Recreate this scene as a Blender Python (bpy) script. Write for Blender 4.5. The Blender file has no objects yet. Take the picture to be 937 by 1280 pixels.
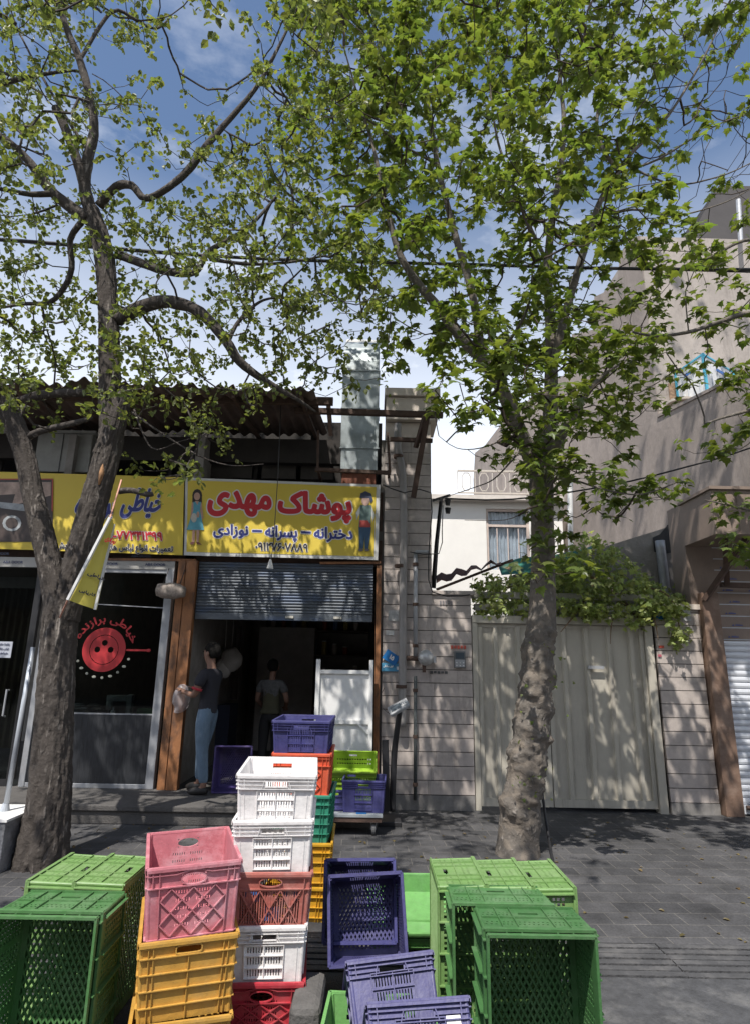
import bpy, bmesh, math, random, re
import numpy as np
from mathutils import Vector, Matrix, noise
from mathutils.geometry import interpolate_bezier

random.seed(7)
rnd = random.random
def U(a, b): return a + (b - a) * random.random()
R = math.radians
sc = bpy.context.scene
col = sc.collection

# ------------------------------------------------------------------ camera
PW, PH, F = 937.0, 1280.0, 763.0
PITCH, ROLL, EYE = R(14.3), R(1.0), 1.65
up0 = Vector((0, -math.sin(PITCH), math.cos(PITCH)))
fw = Vector((0, math.cos(PITCH), math.sin(PITCH)))
rt0 = Vector((1, 0, 0))
rt = (rt0 * math.cos(ROLL) + up0 * math.sin(ROLL)).normalized()
up = (up0 * math.cos(ROLL) - rt0 * math.sin(ROLL)).normalized()
CAM = Vector((0, 0, EYE))
cam = bpy.data.cameras.new('camera')
cam.sensor_fit = 'VERTICAL'; cam.sensor_height = 24.0
cam.lens = 24.0 * F / PH; cam.clip_start = 0.05; cam.clip_end = 3000
camo = bpy.data.objects.new('camera', cam); col.objects.link(camo)
M = Matrix((rt, up, -fw)).transposed().to_4x4(); M.translation = CAM
camo.matrix_world = M
sc.camera = camo

def ray(px, py):
    return rt * (px - PW / 2) + up * (PH / 2 - py) + fw * F
def at(px, py, Y):                       # measured point of the photograph on the upright plane y = Y
    d = ray(px, py); return CAM + d * (Y / d.y)
def atz(px, py, z):                      # ... on the level plane at height z
    d = ray(px, py); return CAM + d * ((z - EYE) / d.z)
def atp(px, py, P0, n):                  # ... on any plane
    d = ray(px, py); return CAM + d * ((P0 - CAM).dot(n) / d.dot(n))

# ------------------------------------------------------------------ world, sun, exposure
SUN_EL, SUN_AZ = R(60), R(202)           # azimuth from +Y (away from the camera) clockwise: behind and to the left
sdir = Vector((math.sin(SUN_AZ) * math.cos(SUN_EL), math.cos(SUN_AZ) * math.cos(SUN_EL), math.sin(SUN_EL)))
world = bpy.data.worlds.new('World'); sc.world = world; world.use_nodes = True
nt = world.node_tree; N = nt.nodes; Lk = nt.links
for n in list(N): N.remove(n)
wo = N.new('ShaderNodeOutputWorld'); bg = N.new('ShaderNodeBackground'); sky = N.new('ShaderNodeTexSky')
sky.sky_type = 'NISHITA'; sky.sun_disc = False; sky.sun_elevation = SUN_EL; sky.sun_rotation = SUN_AZ
sky.air_density = 1.0; sky.dust_density = 0.6; sky.ozone_density = 1.6
bg.inputs[1].default_value = 0.125
tc = N.new('ShaderNodeTexCoord'); mp = N.new('ShaderNodeMapping'); mp.inputs['Scale'].default_value = (1.3, 1.3, 3.2)
mp.inputs['Location'].default_value = (0.35, 0.2, 0.4)
cn = N.new('ShaderNodeTexNoise'); cn.inputs['Scale'].default_value = 2.3; cn.inputs['Detail'].default_value = 8; cn.inputs['Roughness'].default_value = .58
cr = N.new('ShaderNodeValToRGB'); cr.color_ramp.elements[0].position = .50; cr.color_ramp.elements[1].position = .67
sx = N.new('ShaderNodeSeparateXYZ')
lr = N.new('ShaderNodeMapRange'); lr.inputs[1].default_value = .80; lr.inputs[2].default_value = .22; lr.inputs[3].default_value = .25; lr.inputs[4].default_value = 1.0
mu = N.new('ShaderNodeMath'); mu.operation = 'MULTIPLY'
mix = N.new('ShaderNodeMix'); mix.data_type = 'RGBA'
mix.inputs[7].default_value = (9.5, 9.7, 10.0, 1)
Lk.new(tc.outputs['Generated'], mp.inputs[0]); Lk.new(mp.outputs[0], cn.inputs['Vector']); Lk.new(cn.outputs[0], cr.inputs[0])
Lk.new(tc.outputs['Generated'], sx.inputs[0]); Lk.new(sx.outputs[2], lr.inputs[0])
Lk.new(cr.outputs[0], mu.inputs[0]); Lk.new(lr.outputs[0], mu.inputs[1])
hz_ = N.new('ShaderNodeMapRange'); hz_.inputs[1].default_value = .66; hz_.inputs[2].default_value = .20; hz_.inputs[3].default_value = 0; hz_.inputs[4].default_value = .92; Lk.new(sx.outputs[2], hz_.inputs[0])
mxx = N.new('ShaderNodeMath'); mxx.operation = 'MAXIMUM'; Lk.new(mu.outputs[0], mxx.inputs[0]); Lk.new(hz_.outputs[0], mxx.inputs[1])
Lk.new(mxx.outputs[0], mix.inputs[0]); Lk.new(sky.outputs[0], mix.inputs[6]); Lk.new(mix.outputs[2], bg.inputs[0]); Lk.new(bg.outputs[0], wo.inputs[0])
sl = bpy.data.lights.new('sun', 'SUN'); sl.energy = 4.6; sl.angle = R(.53); sl.color = (1, .95, .88)
so = bpy.data.objects.new('sun', sl); col.objects.link(so); so.location = (0, 0, 30)
so.rotation_euler = sdir.to_track_quat('Z', 'Y').to_euler()
sc.view_settings.view_transform = 'Standard'; sc.view_settings.look = 'None'
sc.view_settings.exposure = 0.38; sc.view_settings.gamma = 1.0; sc.view_settings.use_curve_mapping = False
sc.cycles.use_denoising = True
sc.cycles.max_bounces = 8; sc.cycles.diffuse_bounces = 4; sc.cycles.transparent_max_bounces = 12

# ------------------------------------------------------------------ materials
_m = {}
def mat(name, c, rough=.7, var=.15, scale=6., bump=0., bscale=30., metal=0., spec=.5, dirt=None, dscale=2.5, damt=.5, stretch=(1, 1, 1), coat=0., trans=0.):
    if name in _m: return _m[name]
    m = bpy.data.materials.new(name); m.use_nodes = True; nt = m.node_tree; P = nt.nodes['Principled BSDF']; A = nt.nodes.new; L = nt.links.new
    P.inputs['Roughness'].default_value = rough; P.inputs['Metallic'].default_value = metal
    P.inputs['Specular IOR Level'].default_value = spec; P.inputs['Coat Weight'].default_value = coat
    t = A('ShaderNodeTexCoord'); mpp = A('ShaderNodeMapping'); mpp.inputs['Scale'].default_value = stretch; L(t.outputs['Object'], mpp.inputs[0])
    n = A('ShaderNodeTexNoise'); n.inputs['Scale'].default_value = scale; n.inputs['Detail'].default_value = 6; n.inputs['Roughness'].default_value = .65; L(mpp.outputs[0], n.inputs['Vector'])
    r = A('ShaderNodeMapRange'); r.inputs[1].default_value = .28; r.inputs[2].default_value = .72; r.inputs[3].default_value = 1 - var; r.inputs[4].default_value = 1 + var; L(n.outputs[0], r.inputs[0])
    mx = A('ShaderNodeVectorMath'); mx.operation = 'SCALE'; mx.inputs[0].default_value = c[:3]; L(r.outputs[0], mx.inputs['Scale'])
    out = mx.outputs[0]
    if dirt:
        n2 = A('ShaderNodeTexNoise'); n2.inputs['Scale'].default_value = dscale; n2.inputs['Detail'].default_value = 9; n2.inputs['Roughness'].default_value = .7; L(mpp.outputs[0], n2.inputs['Vector'])
        r2 = A('ShaderNodeMapRange'); r2.inputs[1].default_value = .5; r2.inputs[2].default_value = .7; r2.inputs[4].default_value = damt; L(n2.outputs[0], r2.inputs[0])
        x = A('ShaderNodeMix'); x.data_type = 'RGBA'; L(r2.outputs[0], x.inputs[0]); L(out, x.inputs[6]); x.inputs[7].default_value = (*dirt, 1); out = x.outputs[2]
    if name.startswith(('plastic_', 'gate', 'trav', 'rough_pl', 'pale_pl')):
        hard = name.startswith('plastic_')
        n5 = A('ShaderNodeTexNoise'); n5.inputs['Scale'].default_value = 38 if hard else 1.1; n5.inputs['Detail'].default_value = 10; n5.inputs['Roughness'].default_value = .8; m5 = A('ShaderNodeMapping'); m5.inputs['Scale'].default_value = (1, 1, 2.5) if hard else (4, 4, .35); L(t.outputs['Object'], m5.inputs[0]); L(m5.outputs[0], n5.inputs['Vector'])
        r5 = A('ShaderNodeMapRange'); r5.inputs[1].default_value = .54; r5.inputs[2].default_value = .68; r5.inputs[4].default_value = .32 if hard else .45; L(n5.outputs[0], r5.inputs[0])
        x5 = A('ShaderNodeMix'); x5.data_type = 'RGBA'; L(r5.outputs[0], x5.inputs[0]); L(out, x5.inputs[6]); q_ = (.10, .085, .065) if hard else (.12, .10, .085); x5.inputs[7].default_value = (*q_, 1); out = x5.outputs[2]
    L(out, P.inputs['Base Color'])
    r3 = A('ShaderNodeMapRange'); r3.inputs[3].default_value = max(.05, rough - .1); r3.inputs[4].default_value = min(1, rough + .12); L(n.outputs[0], r3.inputs[0]); L(r3.outputs[0], P.inputs['Roughness'])
    if bump:
        b = A('ShaderNodeBump'); b.inputs['Strength'].default_value = bump; b.inputs['Distance'].default_value = .01
        n3 = A('ShaderNodeTexNoise'); n3.inputs['Scale'].default_value = bscale; n3.inputs['Detail'].default_value = 5; L(mpp.outputs[0], n3.inputs['Vector']); L(n3.outputs[0], b.inputs['Height']); L(b.outputs[0], P.inputs['Normal'])
    _m[name] = m; return m

def leafmat(name, c, tc_, rough=.45, tw=.45):
    if name in _m: return _m[name]
    m = bpy.data.materials.new(name); m.use_nodes = True; nt = m.node_tree; P = nt.nodes['Principled BSDF']; A = nt.nodes.new; L = nt.links.new
    g = A('ShaderNodeNewGeometry'); r = A('ShaderNodeMapRange'); r.inputs[3].default_value = .6; r.inputs[4].default_value = 1.45; L(g.outputs['Random Per Island'], r.inputs[0])
    hs = A('ShaderNodeHueSaturation'); hs.inputs['Color'].default_value = (*c, 1); L(r.outputs[0], hs.inputs['Value'])
    r2 = A('ShaderNodeMapRange'); r2.inputs[3].default_value = .475; r2.inputs[4].default_value = .51
    w = A('ShaderNodeMath'); w.operation = 'FRACT'; w2 = A('ShaderNodeMath'); w2.operation = 'MULTIPLY'; w2.inputs[1].default_value = 17.3; L(g.outputs['Random Per Island'], w2.inputs[0]); L(w2.outputs[0], w.inputs[0]); L(w.outputs[0], r2.inputs[0]); L(r2.outputs[0], hs.inputs['Hue'])
    P.inputs['Roughness'].default_value = rough; L(hs.outputs[0], P.inputs['Base Color'])
    T = A('ShaderNodeBsdfTranslucent'); hs2 = A('ShaderNodeHueSaturation'); hs2.inputs['Color'].default_value = (*tc_, 1); L(r.outputs[0], hs2.inputs['Value']); L(r2.outputs[0], hs2.inputs['Hue']); L(hs2.outputs[0], T.inputs[0])
    X = A('ShaderNodeMixShader'); X.inputs[0].default_value = tw; L(P.outputs[0], X.inputs[1]); L(T.outputs[0], X.inputs[2])
    L(X.outputs[0], nt.nodes['Material Output'].inputs[0]); _m[name] = m; return m

def glassmat(name, tint=(.8, .85, .85), refl=.5):
    if name in _m: return _m[name]
    m = bpy.data.materials.new(name); m.use_nodes = True; nt = m.node_tree; A = nt.nodes.new; L = nt.links.new
    nt.nodes.remove(nt.nodes['Principled BSDF'])
    T = A('ShaderNodeBsdfTransparent'); T.inputs[0].default_value = (*tint, 1); G = A('ShaderNodeBsdfGlossy'); G.inputs['Roughness'].default_value = .02
    fr = A('ShaderNodeFresnel'); fr.inputs[0].default_value = 1.5
    X = A('ShaderNodeMixShader'); fm = A('ShaderNodeMath'); fm.operation = 'MULTIPLY'; fm.inputs[1].default_value = refl; L(fr.outputs[0], fm.inputs[0]); L(fm.outputs[0], X.inputs[0]); L(T.outputs[0], X.inputs[1]); L(G.outputs[0], X.inputs[2]); L(X.outputs[0], nt.nodes['Material Output'].inputs[0])
    _m[name] = m; return m

def barkmat(name, ca, cb, vs=9., stretch=(1, 1, .22), bump=.9, mott=None):
    m = bpy.data.materials.new(name); m.use_nodes = True; nt = m.node_tree; P = nt.nodes['Principled BSDF']; A = nt.nodes.new; L = nt.links.new
    P.inputs['Roughness'].default_value = .9; P.inputs['Specular IOR Level'].default_value = .2
    t = A('ShaderNodeTexCoord'); mpp = A('ShaderNodeMapping'); mpp.inputs['Scale'].default_value = stretch; L(t.outputs['Object'], mpp.inputs[0])
    n = A('ShaderNodeTexNoise'); n.noise_type = 'RIDGED_MULTIFRACTAL'; n.inputs['Scale'].default_value = vs; n.inputs['Detail'].default_value = 7; n.inputs['Roughness'].default_value = .6; n.inputs['Distortion'].default_value = .6; L(mpp.outputs[0], n.inputs['Vector'])
    nb = A('ShaderNodeTexNoise'); nb.inputs['Scale'].default_value = vs * 1.6; nb.inputs['Detail'].default_value = 8; L(t.outputs['Object'], nb.inputs['Vector'])
    r = A('ShaderNodeMapRange'); r.inputs[1].default_value = .1; r.inputs[2].default_value = 1.1; L(n.outputs[0], r.inputs[0])
    ad = A('ShaderNodeMath'); ad.operation = 'MULTIPLY_ADD'; L(r.outputs[0], ad.inputs[0]); ad.inputs[1].default_value = .75; nbm = A('ShaderNodeMath'); nbm.operation = 'MULTIPLY'; nbm.inputs[1].default_value = .45; L(nb.outputs[0], nbm.inputs[0]); L(nbm.outputs[0], ad.inputs[2])
    cr = A('ShaderNodeValToRGB'); cr.color_ramp.elements[0].color = (*ca, 1); cr.color_ramp.elements[1].color = (*cb, 1); cr.color_ramp.elements[0].position = .25; cr.color_ramp.elements[1].position = .85
    L(ad.outputs[0], cr.inputs[0]); out = cr.outputs[0]
    if mott:
        n2 = A('ShaderNodeTexNoise'); n2.inputs['Scale'].default_value = 7; n2.inputs['Detail'].default_value = 3; L(t.outputs['Object'], n2.inputs['Vector'])
        r2 = A('ShaderNodeMapRange'); r2.inputs[1].default_value = .5; r2.inputs[2].default_value = .56; L(n2.outputs[0], r2.inputs[0])
        x = A('ShaderNodeMix'); x.data_type = 'RGBA'; L(r2.outputs[0], x.inputs[0]); L(out, x.inputs[6]); x.inputs[7].default_value = (*mott, 1); out = x.outputs[2]
    L(out, P.inputs['Base Color'])
    b = A('ShaderNodeBump'); b.inputs['Strength'].default_value = bump; b.inputs['Distance'].default_value = .02; L(ad.outputs[0], b.inputs['Height']); L(b.outputs[0], P.inputs['Normal'])
    _m[name] = m; return m

# ------------------------------------------------------------------ mesh builder and bookkeeping
class MB:
    def __init__(s): s.v = []; s.f = []; s.mi = []; s.cur = 0
    def add(s, vs, fs):
        b = len(s.v); s.v += [tuple(v) for v in vs]
        for f in fs: s.f.append([b + i for i in f]); s.mi.append(s.cur)
        return s
    def box(s, x0, x1, y0, y1, z0, z1):
        if x0 > x1: x0, x1 = x1, x0
        if y0 > y1: y0, y1 = y1, y0
        if z0 > z1: z0, z1 = z1, z0
        return s.add([(x0, y0, z0), (x1, y0, z0), (x1, y1, z0), (x0, y1, z0), (x0, y0, z1), (x1, y0, z1), (x1, y1, z1), (x0, y1, z1)],
                     [(0, 3, 2, 1), (4, 5, 6, 7), (0, 1, 5, 4), (1, 2, 6, 5), (2, 3, 7, 6), (3, 0, 4, 7)])
    def hexa(s, p):      # 8 points: bottom loop, top loop
        return s.add(p, [(0, 3, 2, 1), (4, 5, 6, 7), (0, 1, 5, 4), (1, 2, 6, 5), (2, 3, 7, 6), (3, 0, 4, 7)])
    def bar(s, a, b, w, h=None, upv=(0, 0, 1)):
        a = Vector(a); b = Vector(b); h = h or w; d = (b - a).normalized(); u = Vector(upv)
        if abs(d.dot(u)) > .95: u = Vector((0, 1, 0))
        r = d.cross(u).normalized(); u = r.cross(d).normalized(); r *= w / 2; u *= h / 2
        return s.hexa([a - r - u, a + r - u, a + r + u, a - r + u, b - r - u, b + r - u, b + r + u, b - r + u])
    def tube(s, pts, rad, n=10, cap=True, disp=None):
        pts = [Vector(p) for p in pts]
        if not hasattr(rad, '__len__'): rad = [rad] * len(pts)
        t = (pts[1] - pts[0]).normalized(); ref = Vector((0, 1, 0)) if abs(t.y) < .9 else Vector((1, 0, 0))
        nrm = (ref - t * ref.dot(t)).normalized(); vs = []
        for i, p in enumerate(pts):
            t2 = (pts[min(i + 1, len(pts) - 1)] - pts[max(i - 1, 0)])
            if t2.length > 1e-9:
                t2.normalize(); nrm = (nrm - t2 * nrm.dot(t2)); nrm = nrm.normalized() if nrm.length > 1e-6 else t2.orthogonal().normalized(); t = t2
            b = t.cross(nrm)
            for k in range(n):
                a = 2 * math.pi * k / n; d = nrm * math.cos(a) + b * math.sin(a); r = rad[i]
                if disp: r *= disp(p, d, i)
                vs.append(p + d * r)
        fs = [(i * n + k, i * n + (k + 1) % n, (i + 1) * n + (k + 1) % n, (i + 1) * n + k) for i in range(len(pts) - 1) for k in range(n)]
        if cap: fs += [tuple(reversed(range(n))), tuple((len(pts) - 1) * n + k for k in range(n))]
        return s.add(vs, fs)
    def prism(s, poly, axis_vec, base=(0, 0, 0), u=(1, 0, 0), v=(0, 0, 1)):
        base = Vector(base); u = Vector(u); v = Vector(v); e = Vector(axis_vec); n = len(poly)
        a = [base + u * p[0] + v * p[1] for p in poly]; b = [p + e for p in a]
        return s.add(a + b, [tuple(range(n)), tuple(range(2 * n - 1, n - 1, -1))] + [(i, n + i, n + (i + 1) % n, (i + 1) % n) for i in range(n)])
    def ell(s, c, r, n=12, m=8, sq=1.0):
        c = Vector(c); vs = []; fs = []
        for i in range(m + 1):
            th = math.pi * i / m
            for k in range(n):
                ph = 2 * math.pi * k / n; vs.append(c + Vector((r[0] * math.sin(th) * math.cos(ph), r[1] * math.sin(th) * math.sin(ph), r[2] * math.cos(th))))
        for i in range(m):
            for k in range(n): fs.append((i * n + k, (i + 1) * n + k, (i + 1) * n + (k + 1) % n, i * n + (k + 1) % n))
        return s.add(vs, fs)
    def build(s, name, mats, parent=None, smooth=False, world=True, bevel=0):
        me = bpy.data.meshes.new(name)
        off = Vector(parent_origin(parent)) if (parent is not None and world) else Vector((0, 0, 0))
        me.from_pydata([Vector(v) - off for v in s.v], [], s.f)
        if not isinstance(mats, (list, tuple)): mats = [mats]
        for m in mats: me.materials.append(m)
        me.polygons.foreach_set('material_index', s.mi)
        if smooth: me.polygons.foreach_set('use_smooth', [True] * len(me.polygons))
        bm = bmesh.new(); bm.from_mesh(me)
        if smooth: bmesh.ops.remove_doubles(bm, verts=bm.verts, dist=1e-5)
        bmesh.ops.recalc_face_normals(bm, faces=bm.faces) if smooth or bevel else None
        bm.to_mesh(me); bm.free()
        o = bpy.data.objects.new(name, me); col.objects.link(o)
        if parent is not None: o.parent = parent
        if bevel:
            b = o.modifiers.new('bevel', 'BEVEL'); b.width = bevel; b.segments = 2; b.limit_method = 'ANGLE'
        return o

def parent_origin(p):
    v = Vector(p.location)
    while p.parent is not None: p = p.parent; v = v + Vector(p.location)
    return v
def tag(o, label, cat, group=None):
    o['label'] = label; o['category'] = cat
    if group: o['group'] = group
    return o
def thing(name, label, cat, loc=(0, 0, 0), rot=(0, 0, 0), group=None):
    o = bpy.data.objects.new(name, None); col.objects.link(o); o.location = loc; o.rotation_euler = rot; o.empty_display_size = .1
    return tag(o, label, cat, group)
def setting(name, mb, m, kind='structure', **k):
    o = mb.build(name, m, **k); o['kind'] = kind; return o
def copy_tree(o, parent=None):
    c = o.copy(); col.objects.link(c); c.parent = parent
    for ch in list(o.children): copy_tree(ch, c)
    return c
def smoothpath(pts, step=.08):
    P = [Vector(p[:3]) for p in pts]; Rr = [p[3] for p in pts]; out = []; rr = []
    for i in range(len(P) - 1):
        p0 = P[max(i - 1, 0)]; p1 = P[i]; p2 = P[i + 1]; p3 = P[min(i + 2, len(P) - 1)]
        n = max(2, int((p2 - p1).length / step))
        for k in range(n):
            t = k / n
            out.append(.5 * ((2 * p1) + (-p0 + p2) * t + (2 * p0 - 5 * p1 + 4 * p2 - p3) * t * t + (-p0 + 3 * p1 - 3 * p2 + p3) * t ** 3)); rr.append(Rr[i] * (1 - t) + Rr[i + 1] * t)
    out.append(P[-1]); rr.append(Rr[-1]); return out, rr

# ------------------------------------------------------------------ Persian lettering as real outlines
_F = {'ا': 'ﺍﺎﺍﺎ', 'ب': 'ﺏﺐﺑﺒ', 'پ': 'ﭖﭗﭘﭙ', 'ت': 'ﺕﺖﺗﺘ', 'خ': 'ﺥﺦﺧﺨ', 'د': 'ﺩﺪﺩﺪ', 'ر': 'ﺭﺮﺭﺮ', 'ز': 'ﺯﺰﺯﺰ', 'س': 'ﺱﺲﺳﺴ', 'ش': 'ﺵﺶﺷﺸ', 'ط': 'ﻁﻂﻃﻄ', 'ع': 'ﻉﻊﻋﻌ', 'ک': 'ﮎﮏﮐﮑ', 'ل': 'ﻝﻞﻟﻠ', 'م': 'ﻡﻢﻣﻤ', 'ن': 'ﻥﻦﻧﻨ', 'و': 'ﻭﻮﻭﻮ', 'ه': 'ﻩﻪﻫﻬ', 'ی': 'ﯼﯽﯾﯿ'}
def fa(s):
    o = []
    for i, c in enumerate(s):
        if c not in _F: o.append(c); continue
        p = i > 0 and s[i - 1] in _F and s[i - 1] not in 'اآدرزو'; n = i + 1 < len(s) and s[i + 1] in _F and c not in 'اآدرزو'
        o.append(_F[c][(1 if not n else 3) if p else (2 if n else 0)])
    s = ''.join(reversed(o))
    return re.sub('[۰-۹]+', lambda q: q.group(0)[::-1], s)
def field(s, w, h, cell, pad=.03, shear=0):
    c = bpy.data.curves.new('lettering', 'FONT'); c.body = s; o = bpy.data.objects.new('lettering', c); col.objects.link(o)
    bpy.context.view_layer.update(); cv = o.to_curve(bpy.context.evaluated_depsgraph_get()); cs = []
    for sp in cv.splines:
        pts = []; bp = sp.bezier_points
        if len(bp):
            for i in range(len(bp)):
                a = bp[i]; b = bp[(i + 1) % len(bp)]
                pts += [(q.x, q.y) for q in interpolate_bezier(a.co, a.handle_right, b.handle_left, b.co, 7)[:-1]]
        else: pts = [(q.co.x, q.co.y) for q in sp.points]
        if len(pts) > 2: cs.append(np.array(pts))
    o.to_curve_clear(); bpy.data.objects.remove(o); bpy.data.curves.remove(c)
    al = np.concatenate(cs); mn = al.min(0); mx = al.max(0)
    sx_, sy_ = w / (mx[0] - mn[0]), h / (mx[1] - mn[1])
    cs = [np.stack([(q[:, 0] - mn[0]) * sx_ + shear * (q[:, 1] - mn[1]) * sy_, (q[:, 1] - mn[1]) * sy_], 1) for q in cs]
    nx = int((w + 2 * pad) / cell) + 2; ny = int((h + 2 * pad) / cell) + 2
    X = np.arange(nx) * cell - pad; Y = np.arange(ny) * cell - pad
    wind = np.zeros((ny, nx)); dist = np.full((ny, nx), 9.)
    for q in cs:
        for a, b in zip(q, np.roll(q, -1, 0)):
            if a[1] != b[1]:
                lo, hi = min(a[1], b[1]), max(a[1], b[1]); j = np.where((Y > lo) & (Y <= hi))[0]
                for jj in j:
                    xc = a[0] + (Y[jj] - a[1]) / (b[1] - a[1]) * (b[0] - a[0]); wind[jj, X > xc] += 1 if b[1] > a[1] else -1
            i0 = max(0, int((min(a[0], b[0])) / cell)); i1 = min(nx, int((max(a[0], b[0]) + 2 * pad) / cell) + 2)
            j0 = max(0, int((min(a[1], b[1])) / cell)); j1 = min(ny, int((max(a[1], b[1]) + 2 * pad) / cell) + 2)
            gx, gy = np.meshgrid(X[i0:i1], Y[j0:j1]); d = b - a; L2 = max(1e-12, d @ d)
            t = np.clip(((gx - a[0]) * d[0] + (gy - a[1]) * d[1]) / L2, 0, 1)
            dd = np.hypot(gx - a[0] - t * d[0], gy - a[1] - t * d[1]); dist[j0:j1, i0:i1] = np.minimum(dist[j0:j1, i0:i1], dd)
    return X, Y, np.where(np.abs(wind) > .5, -dist, dist)
def fill(mb, fld, th, P):               # P(u, v) -> point
    X, Y, D = fld; V = D - th; ins = V < 0
    for j in range(len(Y) - 1):
        i = 0
        full = ins[j, :-1] & ins[j, 1:] & ins[j + 1, :-1] & ins[j + 1, 1:]; anyc = ins[j, :-1] | ins[j, 1:] | ins[j + 1, :-1] | ins[j + 1, 1:]
        while i < len(X) - 1:
            if full[i]:
                k = i
                while k < len(X) - 1 and full[k] and k - i < 12: k += 1
                mb.add([P(X[i], Y[j]), P(X[k], Y[j]), P(X[k], Y[j + 1]), P(X[i], Y[j + 1])], [(0, 1, 2, 3)]); i = k; continue
            if anyc[i]:
                cc = [(X[i], Y[j], V[j, i]), (X[i + 1], Y[j], V[j, i + 1]), (X[i + 1], Y[j + 1], V[j + 1, i + 1]), (X[i], Y[j + 1], V[j + 1, i])]; pl = []
                for a in range(4):
                    p = cc[a]; q = cc[(a + 1) % 4]
                    if p[2] < 0: pl.append((p[0], p[1]))
                    if (p[2] < 0) != (q[2] < 0):
                        t = p[2] / (p[2] - q[2]); pl.append((p[0] + (q[0] - p[0]) * t, p[1] + (q[1] - p[1]) * t))
                if len(pl) > 2: mb.add([P(*p) for p in pl], [tuple(range(len(pl)))])
            i += 1
def lettering(s, w, h, P, m, parent, bold=0, halo=0, halomat=None, cell=.004, shear=0, o0=.003, name='lettering'):
    f = field(s, w, h, cell, max(.01, bold + halo + cell), shear)
    if halo:
        b = MB(); fill(b, f, bold + halo, lambda u, v: P(u, v, o0)); b.build('letter_outline', halomat, parent)
    b = MB(); fill(b, f, bold, lambda u, v: P(u, v, o0 + .003)); return b.build(name, m, parent)
def X(px, py, Y): return at(px, py, Y).x
def Z(px, py, Y): return at(px, py, Y).z

# unseen building added across the street so the shop glass mirrors less bright sky
ob = thing('added_opposite_building', 'plain brown brick building across the street, unseen, added to darken the shop glass reflections', 'building', (0, -15, 0))
b = MB(); b.box(-22, 22, -21, -15, -.1, 10); b.build('wall', mat('dull_brick', (.13, .095, .075), .9, .3, 3), ob)
for i in range(9):
    for j in range(3):
        wf_ = MB().box(-19 + i * 4.4, -17 + i * 4.4, -15.0, -14.93, 1.2 + j * 3, 2.8 + j * 3).build('window', mat('dark_pane', (.03, .035, .04), .1), ob)

# ================================================================== GROUND
def paver_mat():
    m = bpy.data.materials.new('stone_pavers'); m.use_nodes = True; nt = m.node_tree; P = nt.nodes['Principled BSDF']; A = nt.nodes.new; L = nt.links.new
    t = A('ShaderNodeTexCoord'); mpp = A('ShaderNodeMapping'); mpp.inputs['Rotation'].default_value = (0, 0, R(-1.2)); L(t.outputs['Object'], mpp.inputs[0])
    wn = A('ShaderNodeTexNoise'); wn.inputs['Scale'].default_value = 9; L(mpp.outputs[0], wn.inputs['Vector'])
    wm = A('ShaderNodeMix'); wm.data_type = 'VECTOR'; wm.inputs[0].default_value = .008; L(mpp.outputs[0], wm.inputs[4]); L(wn.outputs['Color'], wm.inputs[5])
    b = A('ShaderNodeTexBrick'); b.inputs['Scale'].default_value = 1; b.inputs['Brick Width'].default_value = .25; b.inputs['Row Height'].default_value = .2; b.inputs['Mortar Size'].default_value = .004; b.inputs['Mortar Smooth'].default_value = .4
    b.inputs['Color1'].default_value = (.034, .034, .036, 1); b.inputs['Color2'].default_value = (.055, .054, .056, 1); b.inputs['Mortar'].default_value = (.095, .09, .082, 1); b.offset = .5
    L(wm.outputs[1], b.inputs[0])
    n = A('ShaderNodeTexNoise'); n.inputs['Scale'].default_value = 1.7; n.inputs['Detail'].default_value = 10; n.inputs['Roughness'].default_value = .72; L(t.outputs['Object'], n.inputs['Vector'])
    r = A('ShaderNodeMapRange'); r.inputs[1].default_value = .3; r.inputs[2].default_value = .7; r.inputs[3].default_value = .5; r.inputs[4].default_value = 2.0; L(n.outputs[0], r.inputs[0])
    mx = A('ShaderNodeVectorMath'); mx.operation = 'SCALE'; L(b.outputs[0], mx.inputs[0]); L(r.outputs[0], mx.inputs['Scale'])
    n2 = A('ShaderNodeTexNoise'); n2.inputs['Scale'].default_value = 60; n2.inputs['Detail'].default_value = 6; L(t.outputs['Object'], n2.inputs['Vector'])
    r2 = A('ShaderNodeMapRange'); r2.inputs[1].default_value = .25; r2.inputs[2].default_value = .75; r2.inputs[3].default_value = .75; r2.inputs[4].default_value = 1.3; L(n2.outputs[0], r2.inputs[0])
    mx2 = A('ShaderNodeVectorMath'); mx2.operation = 'SCALE'; L(mx.outputs[0], mx2.inputs[0]); L(r2.outputs[0], mx2.inputs['Scale']); L(mx2.outputs[0], P.inputs['Base Color'])
    P.inputs['Roughness'].default_value = .75
    ad = A('ShaderNodeMath'); ad.operation = 'MULTIPLY_ADD'; L(b.outputs['Fac'], ad.inputs[0]); ad.inputs[1].default_value = -1.2; L(n2.outputs[0], ad.inputs[2])
    bp = A('ShaderNodeBump'); bp.inputs['Strength'].default_value = .5; bp.inputs['Distance'].default_value = .006; L(ad.outputs[0], bp.inputs['Height']); L(bp.outputs[0], P.inputs['Normal'])
    return m
asphalt = mat('asphalt', (.07, .071, .076), .85, .4, 14, 1.0, 160, dirt=(.22, .215, .21), dscale=2.6, damt=.75)
setting('ground', MB().add([(-200, -200, -.16), (200, -200, -.16), (200, 300, -.16), (-200, 300, -.16)], [(0, 1, 2, 3)]), asphalt)
YK = atz(850, 1222, 0).y                                   # the street side of the pavement
setting('road', MB().add([(-40, -30, -.012), (40, -30, -.012), (40, YK, -.004), (-40, YK, -.004)], [(0, 1, 2, 3)]), asphalt)
YG = atz(850, 1180, 0).y
b = MB()
for i in range(1, 2): b.add([(-40, YG, 0), (40, YG, 0), (40, 8.6, 0), (-40, 8.6, 0)], [(0, 1, 2, 3)])
setting('pavement', b, paver_mat())
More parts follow.
